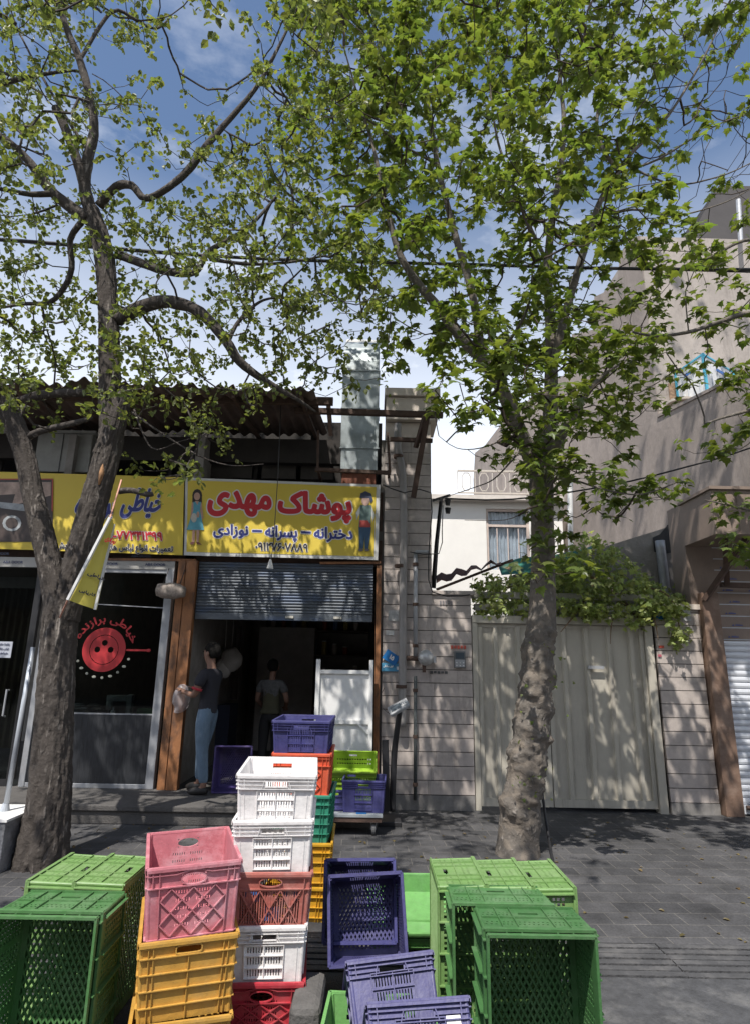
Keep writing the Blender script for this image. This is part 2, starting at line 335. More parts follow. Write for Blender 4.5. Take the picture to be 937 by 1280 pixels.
b = MB(); n = 6; w = (YG - YK) / n                          # the grooved strip along the pavement's edge
for i in range(n):
    for k in range(-20, 20):
        b.box(k * .6 + .003, k * .6 + .597, YK + i * w + .009, YK + (i + 1) * w - .012, -.05, .0 + .002 * ((k * 7 + i) % 3))
setting('kerb_strip', b, mat('kerb_stone', (.065, .065, .068), .8, .3, 5, .8, 60, dirt=(.20, .19, .18), damt=.5))
setting('ground_bed', MB().box(-40, 40, YK + .001, YG - .001, -.15, -.03), asphalt)

# ================================================================== SHOP BUILDING ON THE LEFT
YF = 8.0
m_dark = mat('dark_render', (.035, .032, .03), .9, .3)
m_rust = mat('rusty_steel', (.075, .045, .033), .8, .4, 9, .3, 60)
m_orange = mat('orange_paint', (.27, .115, .045), .6, .25, 7, .4, 40, dirt=(.04, .03, .027), dscale=5.5, damt=.9, stretch=(1, 1, .6))
m_alu = mat('aluminium', (.38, .39, .41), .45, .12, 4, metal=.3, dirt=(.2, .2, .19), damt=.5)
m_concrete = mat('concrete', (.085, .08, .076), .9, .3, 4, .7, 60, dirt=(.08, .075, .07), damt=.6)
m_white = mat('white_paint', (.75, .75, .74), .5, .06, 4, dirt=(.4, .37, .33), dscale=3, damt=.35)
m_black = mat('black_steel', (.02, .02, .022), .45, .2)
FLZ = .19
shop = thing('shop_building', 'row of two dark old shops with orange steel posts under a corrugated sheet canopy', 'shop building', (X(240, 990, YF), YF, 0))
XR = X(476, 800, YF); XL = -9.0
YS = atz(200, 1007, FLZ).y
b = MB(); b.box(XL, XR - .02, YS, 8.0, 0.0, FLZ - .06); b.box(XL, XR - .01, YS - .03, 12.4, FLZ - .058, FLZ)
b.build('doorstep', m_concrete, shop, bevel=.01)
# room shells
ZC = 4.75
b = MB(); b.box(XL, XR - .02, 12.3, 12.45, FLZ, ZC); b.build('back_wall', mat('shop_back_wall', (.30, .28, .26), .9, .2), shop)
XD = X(228, 800, YF)
b = MB(); b.box(XD - .06, XD + .06, 8.02, 12.3, FLZ, ZC); b.build('partition', mat('shop_side_wall', (.26, .24, .22), .9, .25), shop)
b = MB(); b.box(XR - .03, XR + .07, 8.06, 12.3, FLZ, ZC); b.build('partition', mat('shop_side_wall', (.2, .2, .2)), shop)
XM = X(44, 850, YF)
b = MB(); b.box(XM - .05, XM + .05, 8.05, 12.3, FLZ, ZC); b.build('partition', mat('shop_side_wall', (.2, .2, .2)), shop)
b = MB(); b.box(XL, XR, 8.0, 12.45, 3.3, 3.42); b.build('ceiling', mat('shop_ceiling', (.12, .11, .1), .9, .2), shop)
# lintels behind the banners and the dark loft above
zl0, zl1 = Z(350, 706, YF), Z(350, 604, YF)
b = MB(); b.box(XL, XR, 8.02, 8.12, zl0 - .0, zl1 - .1); b.build('lintel', m_rust, shop)
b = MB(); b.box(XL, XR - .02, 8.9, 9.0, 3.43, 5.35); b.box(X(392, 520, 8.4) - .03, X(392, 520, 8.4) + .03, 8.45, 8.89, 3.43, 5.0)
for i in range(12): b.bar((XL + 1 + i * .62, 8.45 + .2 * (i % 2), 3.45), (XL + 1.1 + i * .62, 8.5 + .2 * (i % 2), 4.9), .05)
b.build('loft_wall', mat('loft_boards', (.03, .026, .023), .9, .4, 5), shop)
b = MB()
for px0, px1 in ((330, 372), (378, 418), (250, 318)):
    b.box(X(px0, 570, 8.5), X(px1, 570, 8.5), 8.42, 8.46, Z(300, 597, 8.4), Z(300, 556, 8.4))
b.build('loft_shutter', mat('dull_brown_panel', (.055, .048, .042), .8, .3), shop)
# corrugated canopy
xa, xb_ = XL, X(392, 500, 7.1)
b = MB(); nx = 420; rows = []
for j in range(5):
    t = j / 4; y = 7.02 + (8.75 - 7.02) * t; z = Z(250, 481, 7.02) * (1 - t) + Z(250, 541, 8.75) * t - .05 * math.sin(t * 3.1)
    rows.append([(xa + (xb_ - xa) * i / nx + .05 * t, y, z + .026 * math.sin(i * .72) + .05 * noise.noise((i * .06, j * 1.3, 0)) + (.13 * noise.noise((i * .035, 5, 0)) - .05 * ((i // 37) % 3 == 1) if j == 0 else 0)) for i in range(nx + 1)])
vs = [p for r_ in rows for p in r_] + [(p[0], p[1], p[2] + .006) for r_ in rows for p in r_]; W1 = nx + 1; NV = 5 * W1
fs = [(j * W1 + i, j * W1 + i + 1, (j + 1) * W1 + i + 1, (j + 1) * W1 + i) for j in range(4) for i in range(nx)]
fs += [tuple(NV + q for q in reversed(f)) for f in fs] + [(i, NV + i, NV + i + 1, i + 1) for i in range(nx)]
b.add(vs, fs); b.build('canopy', mat('rusted_corrugated_sheet', (.12, .085, .07), .8, .35, 4, .2, 30, dirt=(.16, .09, .06), damt=.5), shop, smooth=True)
for y_, z_ in ((7.35, Z(250, 492, 7.35) - .06), (8.55, Z(250, 548, 8.55) - .03)):
    b = MB(); b.bar((XL, y_, z_), (X(415, 540, y_), y_, z_ - .02), .06, .1); b.build('canopy_beam', m_rust, shop)
for i in range(7):
    x0 = X(392, 500, 7.2) - .15 - i * .85
    b = MB(); b.bar((x0, 7.1, Z(250, 492, 7.1) - .03), (x0 + .1, 8.6, Z(250, 552, 8.6)), .045); b.build('canopy_rafter', m_rust, shop)
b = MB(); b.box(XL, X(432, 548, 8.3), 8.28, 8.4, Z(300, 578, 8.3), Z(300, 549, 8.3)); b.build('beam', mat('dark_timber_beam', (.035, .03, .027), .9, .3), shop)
# orange posts
def post(px0, px1, y0=8.0, top=None):
    b = MB(); xa_, xb2 = X(px0, 850, y0), X(px1, 850, y0); d = .02
    b.box(xa_, xb2, y0 - .1, y0 - .04, FLZ, zl0 + .02)
    xm = xa_ + (xb2 - xa_) * .42; b.box(xa_ + .001, xm - .006, y0 - .12, y0 - .101, FLZ, zl0 + .01); b.box(xm + .006, xb2 - .001, y0 - .125, y0 - .101, FLZ, zl0 + .01)
    b.box(xa_ + .01, xb2 - .01, y0 - .04, y0 + d, FLZ, zl0 + .015)
    return b
post(213, 237).build('pillar', m_orange, shop, bevel=.004)
b = MB(); b.box(X(468, 850, YF), X(474.5, 850, YF), 7.92, 8.05, FLZ, zl0); b.build('pillar', m_orange, shop)
b = MB(); b.bar((X(400, 703, 7.93), 7.93, zl0 + .02), (XR - .02, 7.93, zl0 + .04), .03); b.build('rail', m_orange, shop); b = MB(); b.bar((X(120, 700, 7.93), 7.93, zl0 + .02), (X(245, 703, 7.93), 7.93, zl0 + .03), .03); b.build('rail', m_orange, shop)
# roller shutter, half lowered
m_shut = mat('blue_grey_shutter', (.10, .115, .135), .6, .35, 5, .2, 40, metal=.15, dirt=(.07, .12, .24), dscale=2.6, damt=.75, stretch=(.6, 1, 2.2))
rs = MB(); sx0, sx1 = X(247, 740, YF) + .01, X(467, 740, YF) - .01; zs0 = Z(350, 776, YF); zs1 = zl0 + .02; ns = 17; prof = []
for i in range(ns):
    z0 = zs0 + .09 + (zs1 - zs0 - .09) * i / ns; dz = (zs1 - zs0 - .09) / ns
    for k, (yy, zz) in enumerate(((0, 0), (-.014, .12), (-.02, .45), (-.014, .8), (0, .95))): prof.append((7.97 + yy, z0 + dz * zz))
nP = len(prof); vs = [(sx0, y, z) for y, z in prof] + [(sx1, y, z) for y, z in prof] + [(sx0, 8.0, prof[0][1]), (sx1, 8.0, prof[0][1]), (sx0, 8.0, zs1), (sx1, 8.0, zs1)]
rs.add(vs, [(i, nP + i, nP + i + 1, i + 1) for i in range(nP - 1)] + [(2 * nP, 2 * nP + 2, 2 * nP + 3, 2 * nP + 1)])
rso = rs.build('roller_shutter', m_shut, shop)
b = MB(); b.box(sx0, sx1, 7.945, 7.995, zs0, zs0 + .088); b.build('bottom_bar', m_shut, rso, bevel=.006)
for px in (362, 422):
    b = MB(); b.box(X(px - 5, 770, 7.93), X(px + 5, 770, 7.93), 7.925, 7.944, zs0 + .03, zs0 + .06); b.build('handle', mat('worn_tag', (.45, .43, .38), .6), rso)
# ---- tailor shop window
wz0 = FLZ; wz1 = Z(160, 712, YF); wx0 = X(46, 850, YF); wx1 = X(209, 850, YF) - .02; zc_ = Z(150, 893, YF)
m_film = mat('lintel_film', (.36, .35, .33), .4, .12, 4, metal=.2)
b = MB(); b.box(XL, wx1 + .0, 7.93, 8.015, wz1 - .0, zl0 + .03); lint = b.build('shutter_housing', m_film, shop)
m_ink = mat('dull_ink', (.07, .08, .13), .6)
for row, (zr, offs) in enumerate(((wz1 + .045, 0), (wz1 + .155, -.33))):
    for i in range(6):
        x0 = X(192, 700, 7.92) - i * .62 + offs * .6 - .1
        lettering('ABA DOOR', .26, .032, lambda u, v, o, x0=x0, zr=zr: (x0 + u, 7.928 - o, zr + v), m_ink, lint, bold=.002, cell=.005)
wf = MB(); wf.box(wx1 - .1, wx1, 7.93, 8.03, wz0, wz1); wf.box(wx0, wx0 + .07, 7.93, 8.03, wz0, wz1); wf.box(wx0 + .071, wx1 - .101, 7.94, 8.02, wz0, wz0 + .05); wf.box(wx0 + .071, wx1 - .101, 7.945, 8.015, wz1 - .05, wz1)
wfo = wf.build('window_frame', m_alu, shop, bevel=.004)
b = MB(); b.box(wx0 + .071, wx1 - .101, 7.975, 7.981, zc_ + .02, wz1 - .051); b.build('glass', glassmat('shop_glass', (.5, .54, .54)), wfo)
b = MB(); b.box(wx0 + .071, wx1 - .101, 7.95, 8.0, wz0 + .051, zc_); b.build('lower_panel', mat('striped_dark_panel', (.028, .030, .034), .35, .5, 30, stretch=(4, 1, .25)), wfo)
b = MB(); b.bar((wx0 + .07, 7.96, zc_ + .01), (wx1 - .1, 7.96, zc_ + .005), .018); b.build('glazing_bar', m_alu, wfo); b = MB(); b.bar((X(118, 757, 7.96), 7.96, Z(118, 755, 7.96)), (wx1 - .1, 7.96, Z(205, 760, 7.96)), .012); b.build('glazing_bar', m_alu, wfo)
# round button sticker with arched lettering and needle, stuck on the glass
m_red = mat('red_vinyl', (.42, .025, .03), .5, .1)
stk = thing('button_sticker', 'round red sewing button sticker with arched Persian lettering on the tailor window', 'window sticker', (X(130, 812, 7.96), 7.96, Z(130, 812, 7.96)))
cx, cz = X(130, 812, 7.96), Z(130, 812, 7.96); rr0 = .275
def disc(mb, cx, cz, r0, r1, y, n=48, a0=0, a1=2 * math.pi):
    P = []; 
    for i in range(n + 1):
        a = a0 + (a1 - a0) * i / n; P += [(cx + r0 * math.cos(a), y, cz + r0 * math.sin(a)), (cx + r1 * math.cos(a), y, cz + r1 * math.sin(a))]
    mb.add(P, [(2 * i, 2 * i + 1, 2 * i + 3, 2 * i + 2) for i in range(n)])
holes = [(0, .085), (-.085, 0), (.085, 0), (0, -.09)]
bm_ = MB()                                                  # disc with four open holes: annuli plus a gridded middle
n = 64; G = .006; g = int(.18 / G)
for i in range(-g, g):
    for j in range(-g, g):
        x_, z_ = (i + .5) * G, (j + .5) * G
        if math.hypot(x_, z_) < .178 and all(math.hypot(x_ - hx, z_ - hz) > .036 for hx, hz in holes[:3]):
            bm_.add([(cx + i * G, 7.968, cz + j * G), (cx + (i + 1) * G, 7.968, cz + j * G), (cx + (i + 1) * G, 7.968, cz + (j + 1) * G), (cx + i * G, 7.968, cz + (j + 1) * G)], [(0, 1, 2, 3)])
disc(bm_, cx, cz, .186, rr0, 7.966); bm_.build('button', m_red, stk)
b = MB(); b.box(cx + rr0 + .01, X(186, 812, 7.966), 7.964, 7.967, cz - .012, cz + .012); b.ell((X(186, 812, 7.966), 7.965, cz), (.03, .003, .02)); b.build('needle', m_red, stk)
def arc(u, v, o): 
    a = R(158) - u / .39 * 1.0; r = .315 + v; return (cx + r * math.cos(a), 7.967 - o, cz + r * math.sin(a))
lettering(fa('خیاطی برازنده'), .98, .12, arc, m_red, stk, bold=.004, cell=.006)
b = MB(); m_dec = mat('sticker_white', (.35, .36, .3), .6, .3)
for k in range(9):
    a = R(205 + k * 17); b.ell((cx + .345 * math.cos(a), 7.965, cz + .345 * math.sin(a)), (.018 + .008 * (k % 2), .002, .016))
b.build('badge', m_dec, stk)
# tailor's counter and things on it
ct = thing('shop_counter', 'dark low counter behind the tailor window', 'counter', (wx0 + .9, 8.6, FLZ))
MB().box(wx0 + .1, wx1 - .12, 8.25, 8.8, zc_ - .12, zc_ - .08).build('counter_top', mat('counter_top', (.16, .15, .14), .5), ct)
MB().box(wx0 + .14, wx1 - .16, 8.3, 8.75, FLZ, zc_ - .121).build('counter_front', m_black, ct)
zt = zc_ - .08
sm = thing('sewing_machine', 'pale sewing machine standing on the counter behind the tailor window', 'sewing machine', (X(150, 880, 8.45), 8.45, zt))
sxm = X(150, 880, 8.45); cream = mat('cream_enamel', (.5, .5, .46), .4)
b = MB(); b.box(sxm - .2, sxm + .2, 8.37, 8.53, zt, zt + .05); b.build('base', cream, sm, bevel=.01)
b = MB(); b.box(sxm + .1, sxm + .17, 8.4, 8.5, zt + .05, zt + .3); b.box(sxm - .17, sxm + .099, 8.41, 8.49, zt + .21, zt + .29); b.box(sxm - .17, sxm - .1, 8.412, 8.488, zt + .1, zt + .209); b.build('arm', cream, sm, bevel=.012)
b = MB(); b.tube([(sxm + .17, 8.45, zt + .24), (sxm + .2, 8.45, zt + .24)], .055, 20); b.build('hand_wheel', m_black, sm)
b = MB(); b.tube([(sxm - .135, 8.45, zt + .1), (sxm - .135, 8.45, zt + .05)], .006, 6); b.build('needle_bar', m_alu, sm)
tag(MB().tube([(X(142, 885, 8.32), 8.32, zt), (X(142, 885, 8.32), 8.32, zt + .1), (X(142, 885, 8.32), 8.32, zt + .11), (X(142, 885, 8.32), 8.32, zt + .15)], [.028, .028, .012, .012], 14).build('bottle', m_white), 'small white bottle standing on the counter in the middle of the tailor window', 'bottle')
b = MB(); bx_ = X(192, 880, 8.4); b.box(bx_ - .17, bx_ + .14, 8.3, 8.5, zt, zt + .13); b.build('thread_box', mat('green_box', (.05, .16, .06), .5)); o = bpy.data.objects['thread_box']; tag(o, 'green box on the counter at the right side of the tailor window', 'box')
for i, (px, s, c, nm) in enumerate(((98, .14, (.3, .3, .3), 'grey'), (118, .12, (.2, .17, .15), 'brown'))):
    b = MB(); x_ = X(px, 880, 8.4)
    for k in range(4): b.ell((x_ + .02 * math.sin(k * 4), 8.42, zt + .03 + .04 * k), (s * (1 - .1 * k), .1, .03))
    tag(b.build('folded_cloth', mat(nm + '_cloth', c, .9), smooth=True), nm + ' pile of folded cloth on the tailor counter beside the tree', 'cloth', 'cloth piles on the counter')
# curtains and notice in the leftmost window
MB2 = MB(); MB2.box(XL, wx0 - .1, 7.95, 7.99, FLZ, FLZ + .08); MB2.box(wx0 - .16, wx0 - .08, 7.94, 8.0, FLZ + .081, wz1); MB2.build('door_frame', m_black, shop)
b = MB(); b.box(XL, wx0 - .161, 7.965, 7.971, FLZ + .081, wz1); b.build('door_glass', glassmat('shop_glass'), shop)
b = MB(); pts = [];
for i in range(61):
    x_ = X(-60, 850, 8.15) + (X(30, 850, 8.15) - X(-60, 850, 8.15)) * i / 60; pts.append((x_, 8.2 + .035 * math.sin(i * 1.1)))
b.add([(x_, y_, FLZ + .4) for x_, y_ in pts] + [(x_, y_, 2.6) for x_, y_ in pts], [(i, i + 1, 62 + i, 61 + i) for i in range(60)])
tag(b.build('curtain', mat('brown_curtain', (.1, .075, .05), .9, .3), smooth=True), 'dull brown curtain hanging behind the leftmost shop door glass', 'curtain')
nb = thing('paper_notice', 'white paper notice with lines of writing on the leftmost door glass', 'paper notice', (X(5, 812, 7.955), 7.955, Z(5, 812, 7.955)))
x_, z_ = X(5, 812, 7.955), Z(5, 812, 7.955)
MB().box(x_ - .1, x_ + .1, 7.956, 7.96, z_ - .1, z_ + .1).build('sheet', mat('grey_paper', (.42, .44, .5), .8), nb)
for k, s in enumerate(('پارکینگ ندارد', 'لباس زنانه', 'خیاطی')):
    lettering(fa(s.replace('گ', 'ک')), .13, .03, lambda u, v, o, k=k: (x_ - .065 + u, 7.955 - o, z_ + .05 - k * .055 + v), m_ink, nb, bold=.002, cell=.004, name='lettering')
b = MB()
hx = X(11, 860, 7.93)
b.tube([(hx, 7.95, 1.3), (hx, 7.9, 1.31), (hx, 7.9, 1.0), (hx, 7.95, .99)], .012, 8); b.build('door_handle', m_alu, shop)
# downlight in the tailor shop
dl = thing('ceiling_lamp', 'small bright round lamp seen near the top right of the tailor window', 'lamp', (X(212, 755, 9.2), 9.2, Z(212, 755, 9.2)))
lx = parent_origin(dl)
MB().tube([(lx[0], 9.2, 3.3), (lx[0], 9.2, lx[2] + .03)], .008, 6).build('cord', m_black, dl)
em = bpy.data.materials.new('lamp_glow'); em.use_nodes = True; em.node_tree.nodes['Principled BSDF'].inputs['Emission Color'].default_value = (1, .95, .85, 1); em.node_tree.nodes['Principled BSDF'].inputs['Emission Strength'].default_value = 60
MB().ell((lx[0], 9.2, lx[2]), (.035, .035, .03)).build('bulb', em, dl, smooth=True)

# ---- inside the open shop
for i, (px, py, s) in enumerate(((290, 825, .16), (280, 835, .12))):
    x_ = X(px, py, 9.4); z_ = Z(px, py, 9.4); b = MB()
    b.tube([(x_, 9.4, 3.3), (x_, 9.4, z_ + s)], .004, 5); b.ell((x_, 9.4, z_), (s, s * .7, s * 1.1), 14, 10)
    for q, v in enumerate(b.v): b.v[q] = (v[0] + .03 * noise.noise((v[0] * 9, v[1] * 9, v[2] * 9)), v[1], v[2] + .04 * noise.noise((v[2] * 9, v[0] * 9, 4)))
    tag(b.build('hanging_bag', mat('dull_white_bag', (.4, .38, .36), .6), smooth=True), ['larger white bag hanging from the ceiling inside the open shop', 'smaller white bag hanging left of the other in the open shop'][i], 'bag', 'bags hanging in the open shop')
sh = thing('wall_shelf', 'dark shelf rack with jars against the back wall of the open shop', 'shelf', (X(400, 900, 11.9), 11.9, FLZ))
x0, x1 = X(330, 850, 11.9), X(462, 850, 11.9)
for k in range(5):
    MB().box(x0, x1, 11.75, 12.2, FLZ + .3 + k * .45, FLZ + .33 + k * .45).build('shelf_board', mat('dull_shelf', (.12, .1, .08), .8), sh)
for x_ in (x0 + .02, x1 - .02): MB().bar((x_, 11.8, FLZ), (x_, 11.8, FLZ + 2.4), .04).build('upright', m_black, sh)
for k in range(5):
    for i in range(9):
        if (i * 7 + k * 3) % 5 == 0: continue
        jx = x0 + .12 + i * (x1 - x0 - .2) / 9; jz = FLZ + .331 + k * .45; h_ = .14 + .05 * ((i * 3 + k) % 4); c_ = ((.5, .45, .4), (.4, .1, .06), (.12, .2, .35), (.5, .4, .12))[(i + 2 * k) % 4]
        j_ = MB().tube([(jx, 11.9, jz), (jx, 11.9, jz + h_)], .05, 12).build('jar', mat('jar_%d' % ((i + 2 * k) % 4), c_, .4)); MB().tube([(jx, 11.9, jz + h_ + .001), (jx, 11.9, jz + h_ + .02)], .045, 12).build('lid', m_white, j_)
        tag(j_, 'coloured jar on the dim shelf rack at the back of the open shop', 'jar', 'jars on the shelf rack')
MB().box(X(322, 820, 11.5), X(392, 820, 11.5), 11.55, 12.2, FLZ, 2.35).build('cupboard', mat('grey_cupboard', (.45, .43, .41), .6)); tag(bpy.data.objects['cupboard'], 'tall grey cupboard standing at the back of the open shop', 'cupboard')
b = MB(); x_ = X(262, 930, 10.2); b.box(x_ - .35, x_ + .35, 9.9, 10.5, FLZ, 1.05); tag(b.build('work_table', mat('dark_blue_cloth', (.03, .035, .06), .8)), 'dark cloth covered table behind the man in jeans', 'table')
cwx = X(288, 860, 10.6); b = MB(); pts = [(cwx - .16 + .32 * i / 20, 10.6 + .03 * math.sin(i * 1.3)) for i in range(21)]
b.add([(x, y, 1.1) for x, y in pts] + [(x, y, 2.3) for x, y in pts], [(i, i + 1, 22 + i, 21 + i) for i in range(20)])
tag(b.build('hanging_coat', mat('grey_coat', (.13, .12, .11), .9), smooth=True), 'long grey coat hanging inside the open shop', 'coat')

# white frame board leaning in the doorway
Yb = 7.75
bd = thing('white_table', 'white upturned table with legs pointing up in the shop doorway', 'table', (X(430, 920, Yb), Yb, 1.0))
x0, x1 = X(394, 870, Yb), X(466, 870, Yb); zb0, zb1 = Z(430, 945, Yb), Z(430, 838, Yb); zt_ = Z(395, 824, Yb)
MB().box(x0 + .02, x1 - .02, Yb + .02, Yb + .05, zb0, zb1).build('panel', m_white, bd)
for xx in (x0, x1 - .05): MB().box(xx, xx + .05, Yb - .02, Yb + .019, zb0 - .1, zt_).build('leg', m_white, bd)
for zz in (zb1 - .04, Z(430, 905, Yb)): MB().box(x0 + .051, x1 - .051, Yb - .012, Yb + .018, zz, zz + .045).build('rail', m_white, bd)
for s in (-1, 1):
    xx = x0 + .05 if s < 0 else x1 - .05
    MB().bar((xx, Yb, Z(430, 905, Yb) - .1), (xx - s * .12, Yb, Z(430, 905, Yb) + .01), .03, .02, (0, 1, 0)).build('brace', m_white, bd)

# ================================================================== BANNERS
m_yel = mat('yellow_banner', (.66, .50, .06), .55, .05, 1.5); m_bord = mat('banner_border', (.6, .6, .58), .6, .05)
m_tred = mat('banner_red', (.52, .02, .03), .6, .03); m_tblue = mat('banner_blue', (.03, .04, .2), .6, .03); m_tblk = mat('banner_black', (.03, .03, .04), .6); m_halo = mat('banner_white', (.72, .7, .68), .6, .03)
def banner(corners, label, yellow_px, wave=.02, borders=True):
    TL, TR, BR, BL = corners; w = ((TR - TL).length + (BR - BL).length) / 2; h = ((TL - BL).length + (TR - BR).length) / 2
    def P(u, v, o=0):
        s, t = u / w, v / h; p = BL * (1 - s) * (1 - t) + BR * s * (1 - t) + TR * s * t + TL * (1 - s) * t
        y = wave * noise.noise((s * 3.1, t * 1.3, 3)) + wave * .35 * math.sin((s * w * 1.4 + t * h * 2.6) * 4) * max(0, s - .55) * 2
        return (p.x, p.y - o + y, p.z)
    t = thing('shop_banner', label, 'banner', tuple((BL + BR) / 2))
    def sheet(u0, u1, v0, v1, o, m, name):
        b = MB(); nx, ny = max(1, int((u1 - u0) / .05)), max(1, int((v1 - v0) / .05)); vs = [P(u0 + (u1 - u0) * i / nx, v0 + (v1 - v0) * j / ny, o) for j in range(ny + 1) for i in range(nx + 1)]
        b.add(vs, [(j * (nx + 1) + i, j * (nx + 1) + i + 1, (j + 1) * (nx + 1) + i + 1, (j + 1) * (nx + 1) + i) for j in range(ny) for i in range(nx)])
        return b.build(name, m, t, smooth=True)
    return t, P, w, h, sheet
YB = 7.86
TL, TR, BR, BL = at(232, 597, YB), at(475, 606, YB), at(472, 700, YB), at(230, 694, YB)
t, P, w, h, sheet = banner((TL, TR, BR, BL), 'yellow clothes shop banner with big red Persian lettering between pictures of two children', None)
sheet(0, w, 0, h, 0, m_bord, 'border'); sheet(.035, w - .05, .045, h - .035, .004, m_yel, 'cloth')
def pos(px, py):                         # banner coordinates of a spot on it
    return ((px - 231) / 243 * w, (698 - py + (px - 231) * .02) / 97 * h)
def put(s, x0, y0, x1, y1, m, bold, halo, **k):
    u0, v0 = pos(x0, y1); u1, v1 = pos(x1, y0)
    v1 = v0 + (y1 - y0) / 97 * h
    lettering(fa(s), u1 - u0, v1 - v0, lambda u, v, o: P(u0 + u, v0 + v, o), m, t, bold=bold, halo=halo, halomat=m_halo, cell=.0065, o0=.007, **k)
put('مهدی', 261, 618, 338, 648, m_tred, .019, .016); put('پوشاک', 349, 617, 438, 654, m_tred, .019, .016)
put('نوزادی', 268, 660, 311, 676, m_tblue, .007, .010); put('پسرانه', 333, 661, 372, 680, m_tblue, .007, .010); put('دخترانه', 394, 662, 441, 680, m_tblue, .007, .010)
put('-', 317, 667, 328, 668.5, m_tblue, .007, .01); put('-', 378, 668, 389, 669.5, m_tblue, .007, .01)
put('۰۹۱۲۷۶۰۷۸۸۹', 321, 682, 386, 692, m_tblk, .004, .006)
def figure(parts, name, label):
    b = MB(); mats = []
    for k, (poly, c) in enumerate(parts):
        mm = mat('print_%s_%d' % (name, k), c, .6, .15, 20); mats.append(mm); b.cur = k
        b.add([P(*pos(*q), .008 + .0012 * k) for q in poly], [tuple(range(len(poly)))])
    o = b.build(name, mats, t); o['label'] = label
def ovl(cx, cy, rx, ry, n=12): return [(cx + rx * math.cos(2 * math.pi * i / n), cy + ry * math.sin(2 * math.pi * i / n)) for i in range(n)]
SK = (.5, .3, .22)
figure([(ovl(246.5, 624, 6.2, 8.5), (.03, .02, .02)), ([(240.5, 626), (252.5, 626), (252.5, 634), (240.5, 634)], (.03, .02, .02)), (ovl(246.3, 625, 3.9, 5), SK), ([(240, 632), (238, 654), (240.5, 654), (243, 634)], SK), ([(252, 632), (255, 652), (252.5, 654), (250, 634)], SK),
        ([(242, 632), (251.5, 632), (250.5, 643), (256, 667), (234, 667), (242, 643)], (.1, .33, .42)), ([(244, 631), (249, 631), (247, 636)], SK), (ovl(243, 652, 3.6, 6), (.5, .48, .42)), (ovl(248, 648, 1.8, 4), SK), ([(241.5, 667), (245, 667), (244.5, 683), (241, 683)], SK), ([(246.5, 667), (250.5, 667), (249.5, 683), (247, 683)], SK), ([(239.5, 682), (244.5, 682), (243, 685.5), (239, 685)], (.2, .08, .06)), ([(246.5, 682), (250, 682), (254, 685.5), (248, 685)], (.2, .08, .06))], 'girl_picture', 'girl in a light blue dress holding a soft toy')
figure([([(450, 634), (464, 634), (469, 646), (466, 655), (464, 645), (449, 645), (446, 653), (445, 643)], (.5, .52, .5)), ([(450, 633), (464, 633), (464, 662), (449, 662)], (.11, .17, .16)), ([(450, 653), (464, 653), (464, 662), (450, 662)], (.4, .06, .05)), (ovl(456.5, 627, 5.2, 7), (.45, .3, .25)), ([(449, 624), (450, 618), (456, 615), (463, 618), (466, 627), (463, 631), (461, 624)], (.04, .05, .09)),
        ([(449, 662), (464.5, 662), (463.5, 675), (462, 689), (457.5, 689), (456.8, 673), (455.5, 689), (450.5, 689)], (.04, .09, .16)), (ovl(452.5, 690.5, 3.2, 1.8), (.15, .13, .12)), (ovl(460.5, 690.5, 3.2, 1.8), (.15, .13, .12))], 'boy_picture', 'boy in a dark cap, waistcoat and blue jeans')
tag(t, t['label'], 'banner')
# left banner
TL, TR, BR, BL = at(-60, 588, YB - .01), at(230.6, 596.5, YB - .01), at(228.6, 694, YB - .01), at(-60, 684, YB - .01)
t, P, w, h, sheet = banner((TL, TR, BR, BL), 'yellow tailor shop banner with dark blue Persian script behind the forked tree', None, .012)
sheet(0, w, 0, h, 0, m_yel, 'cloth')
def pos(px, py): return ((px + 60) / 290 * w, (694 - py - (230 - px) * .033) / 97 * h)
put('خیاطی', 150, 611, 199, 648, m_tblue, .010, .008, shear=.25); put('برازنده', 92, 616, 140, 650, m_tblue, .010, .008, shear=.25)
put('۷۷۳۴۱۳۹۹-۴۶', 130, 664, 204, 674, m_tred, .006, .006); put('تعمیرات انواع لباس های زنانه مانتو سایش', 72, 678, 218, 689, m_tblk, .0035, .004)
b = MB(); u0, v0 = pos(-60, 684); u1, v1 = pos(67, 600)
mats = [mat('photo_dark', (.05, .035, .03), .5, .6, 3), mat('photo_pale', (.35, .25, .2), .5, .6, 5), mat('photo_red', (.4, .06, .04), .5, .2), mat('photo_chrome', (.3, .32, .33), .4, .5, 8)]
def pq(a, b_, c_, d_, k, o):
    b.cur = k; b.add([P(*pos(a, d_), o), P(*pos(c_, d_), o), P(*pos(c_, b_), o), P(*pos(a, b_), o)], [(0, 1, 2, 3)])
pq(-58, 600, 67, 678, 0, .006); pq(-20, 603, 64, 632, 1, .0075); pq(-58, 598.5, 67, 600, 2, .0085); pq(65.5, 600, 67, 640, 2, .0095)
b.cur = 3; b.add([P(*pos(*q), .009) for q in ovl(16, 655, 12, 10)], [tuple(range(12))]); b.cur = 0; b.add([P(*pos(*q), .0105) for q in ovl(16, 655, 8, 7)], [tuple(range(12))])
b.cur = 3; b.add([P(*pos(*q), .009) for q in [(-4, 628), (40, 632), (46, 642), (2, 636)]], [(0, 1, 2, 3)]); b.build('printed_picture', mats, t)

# cord with a small white cone hanging in front of the right banner
cd = thing('pull_cord', 'thin dark cord with a small white cone hanging in front of the right banner', 'cord', (X(339, 700, 7.7), 7.7, Z(339, 700, 7.7)))
pts = [at(352, 490, 7.6), at(348, 590, 7.68), at(342, 680, 7.7), at(339, 700, 7.7)]
MB().tube(pts, .006, 6).build('cord', m_black, cd); c_ = at(338, 705, 7.7)
MB().tube([c_ + Vector((0, 0, .06)), c_ + Vector((0, 0, -.06))], [.012, .045], 14).build('cone', m_white, cd)
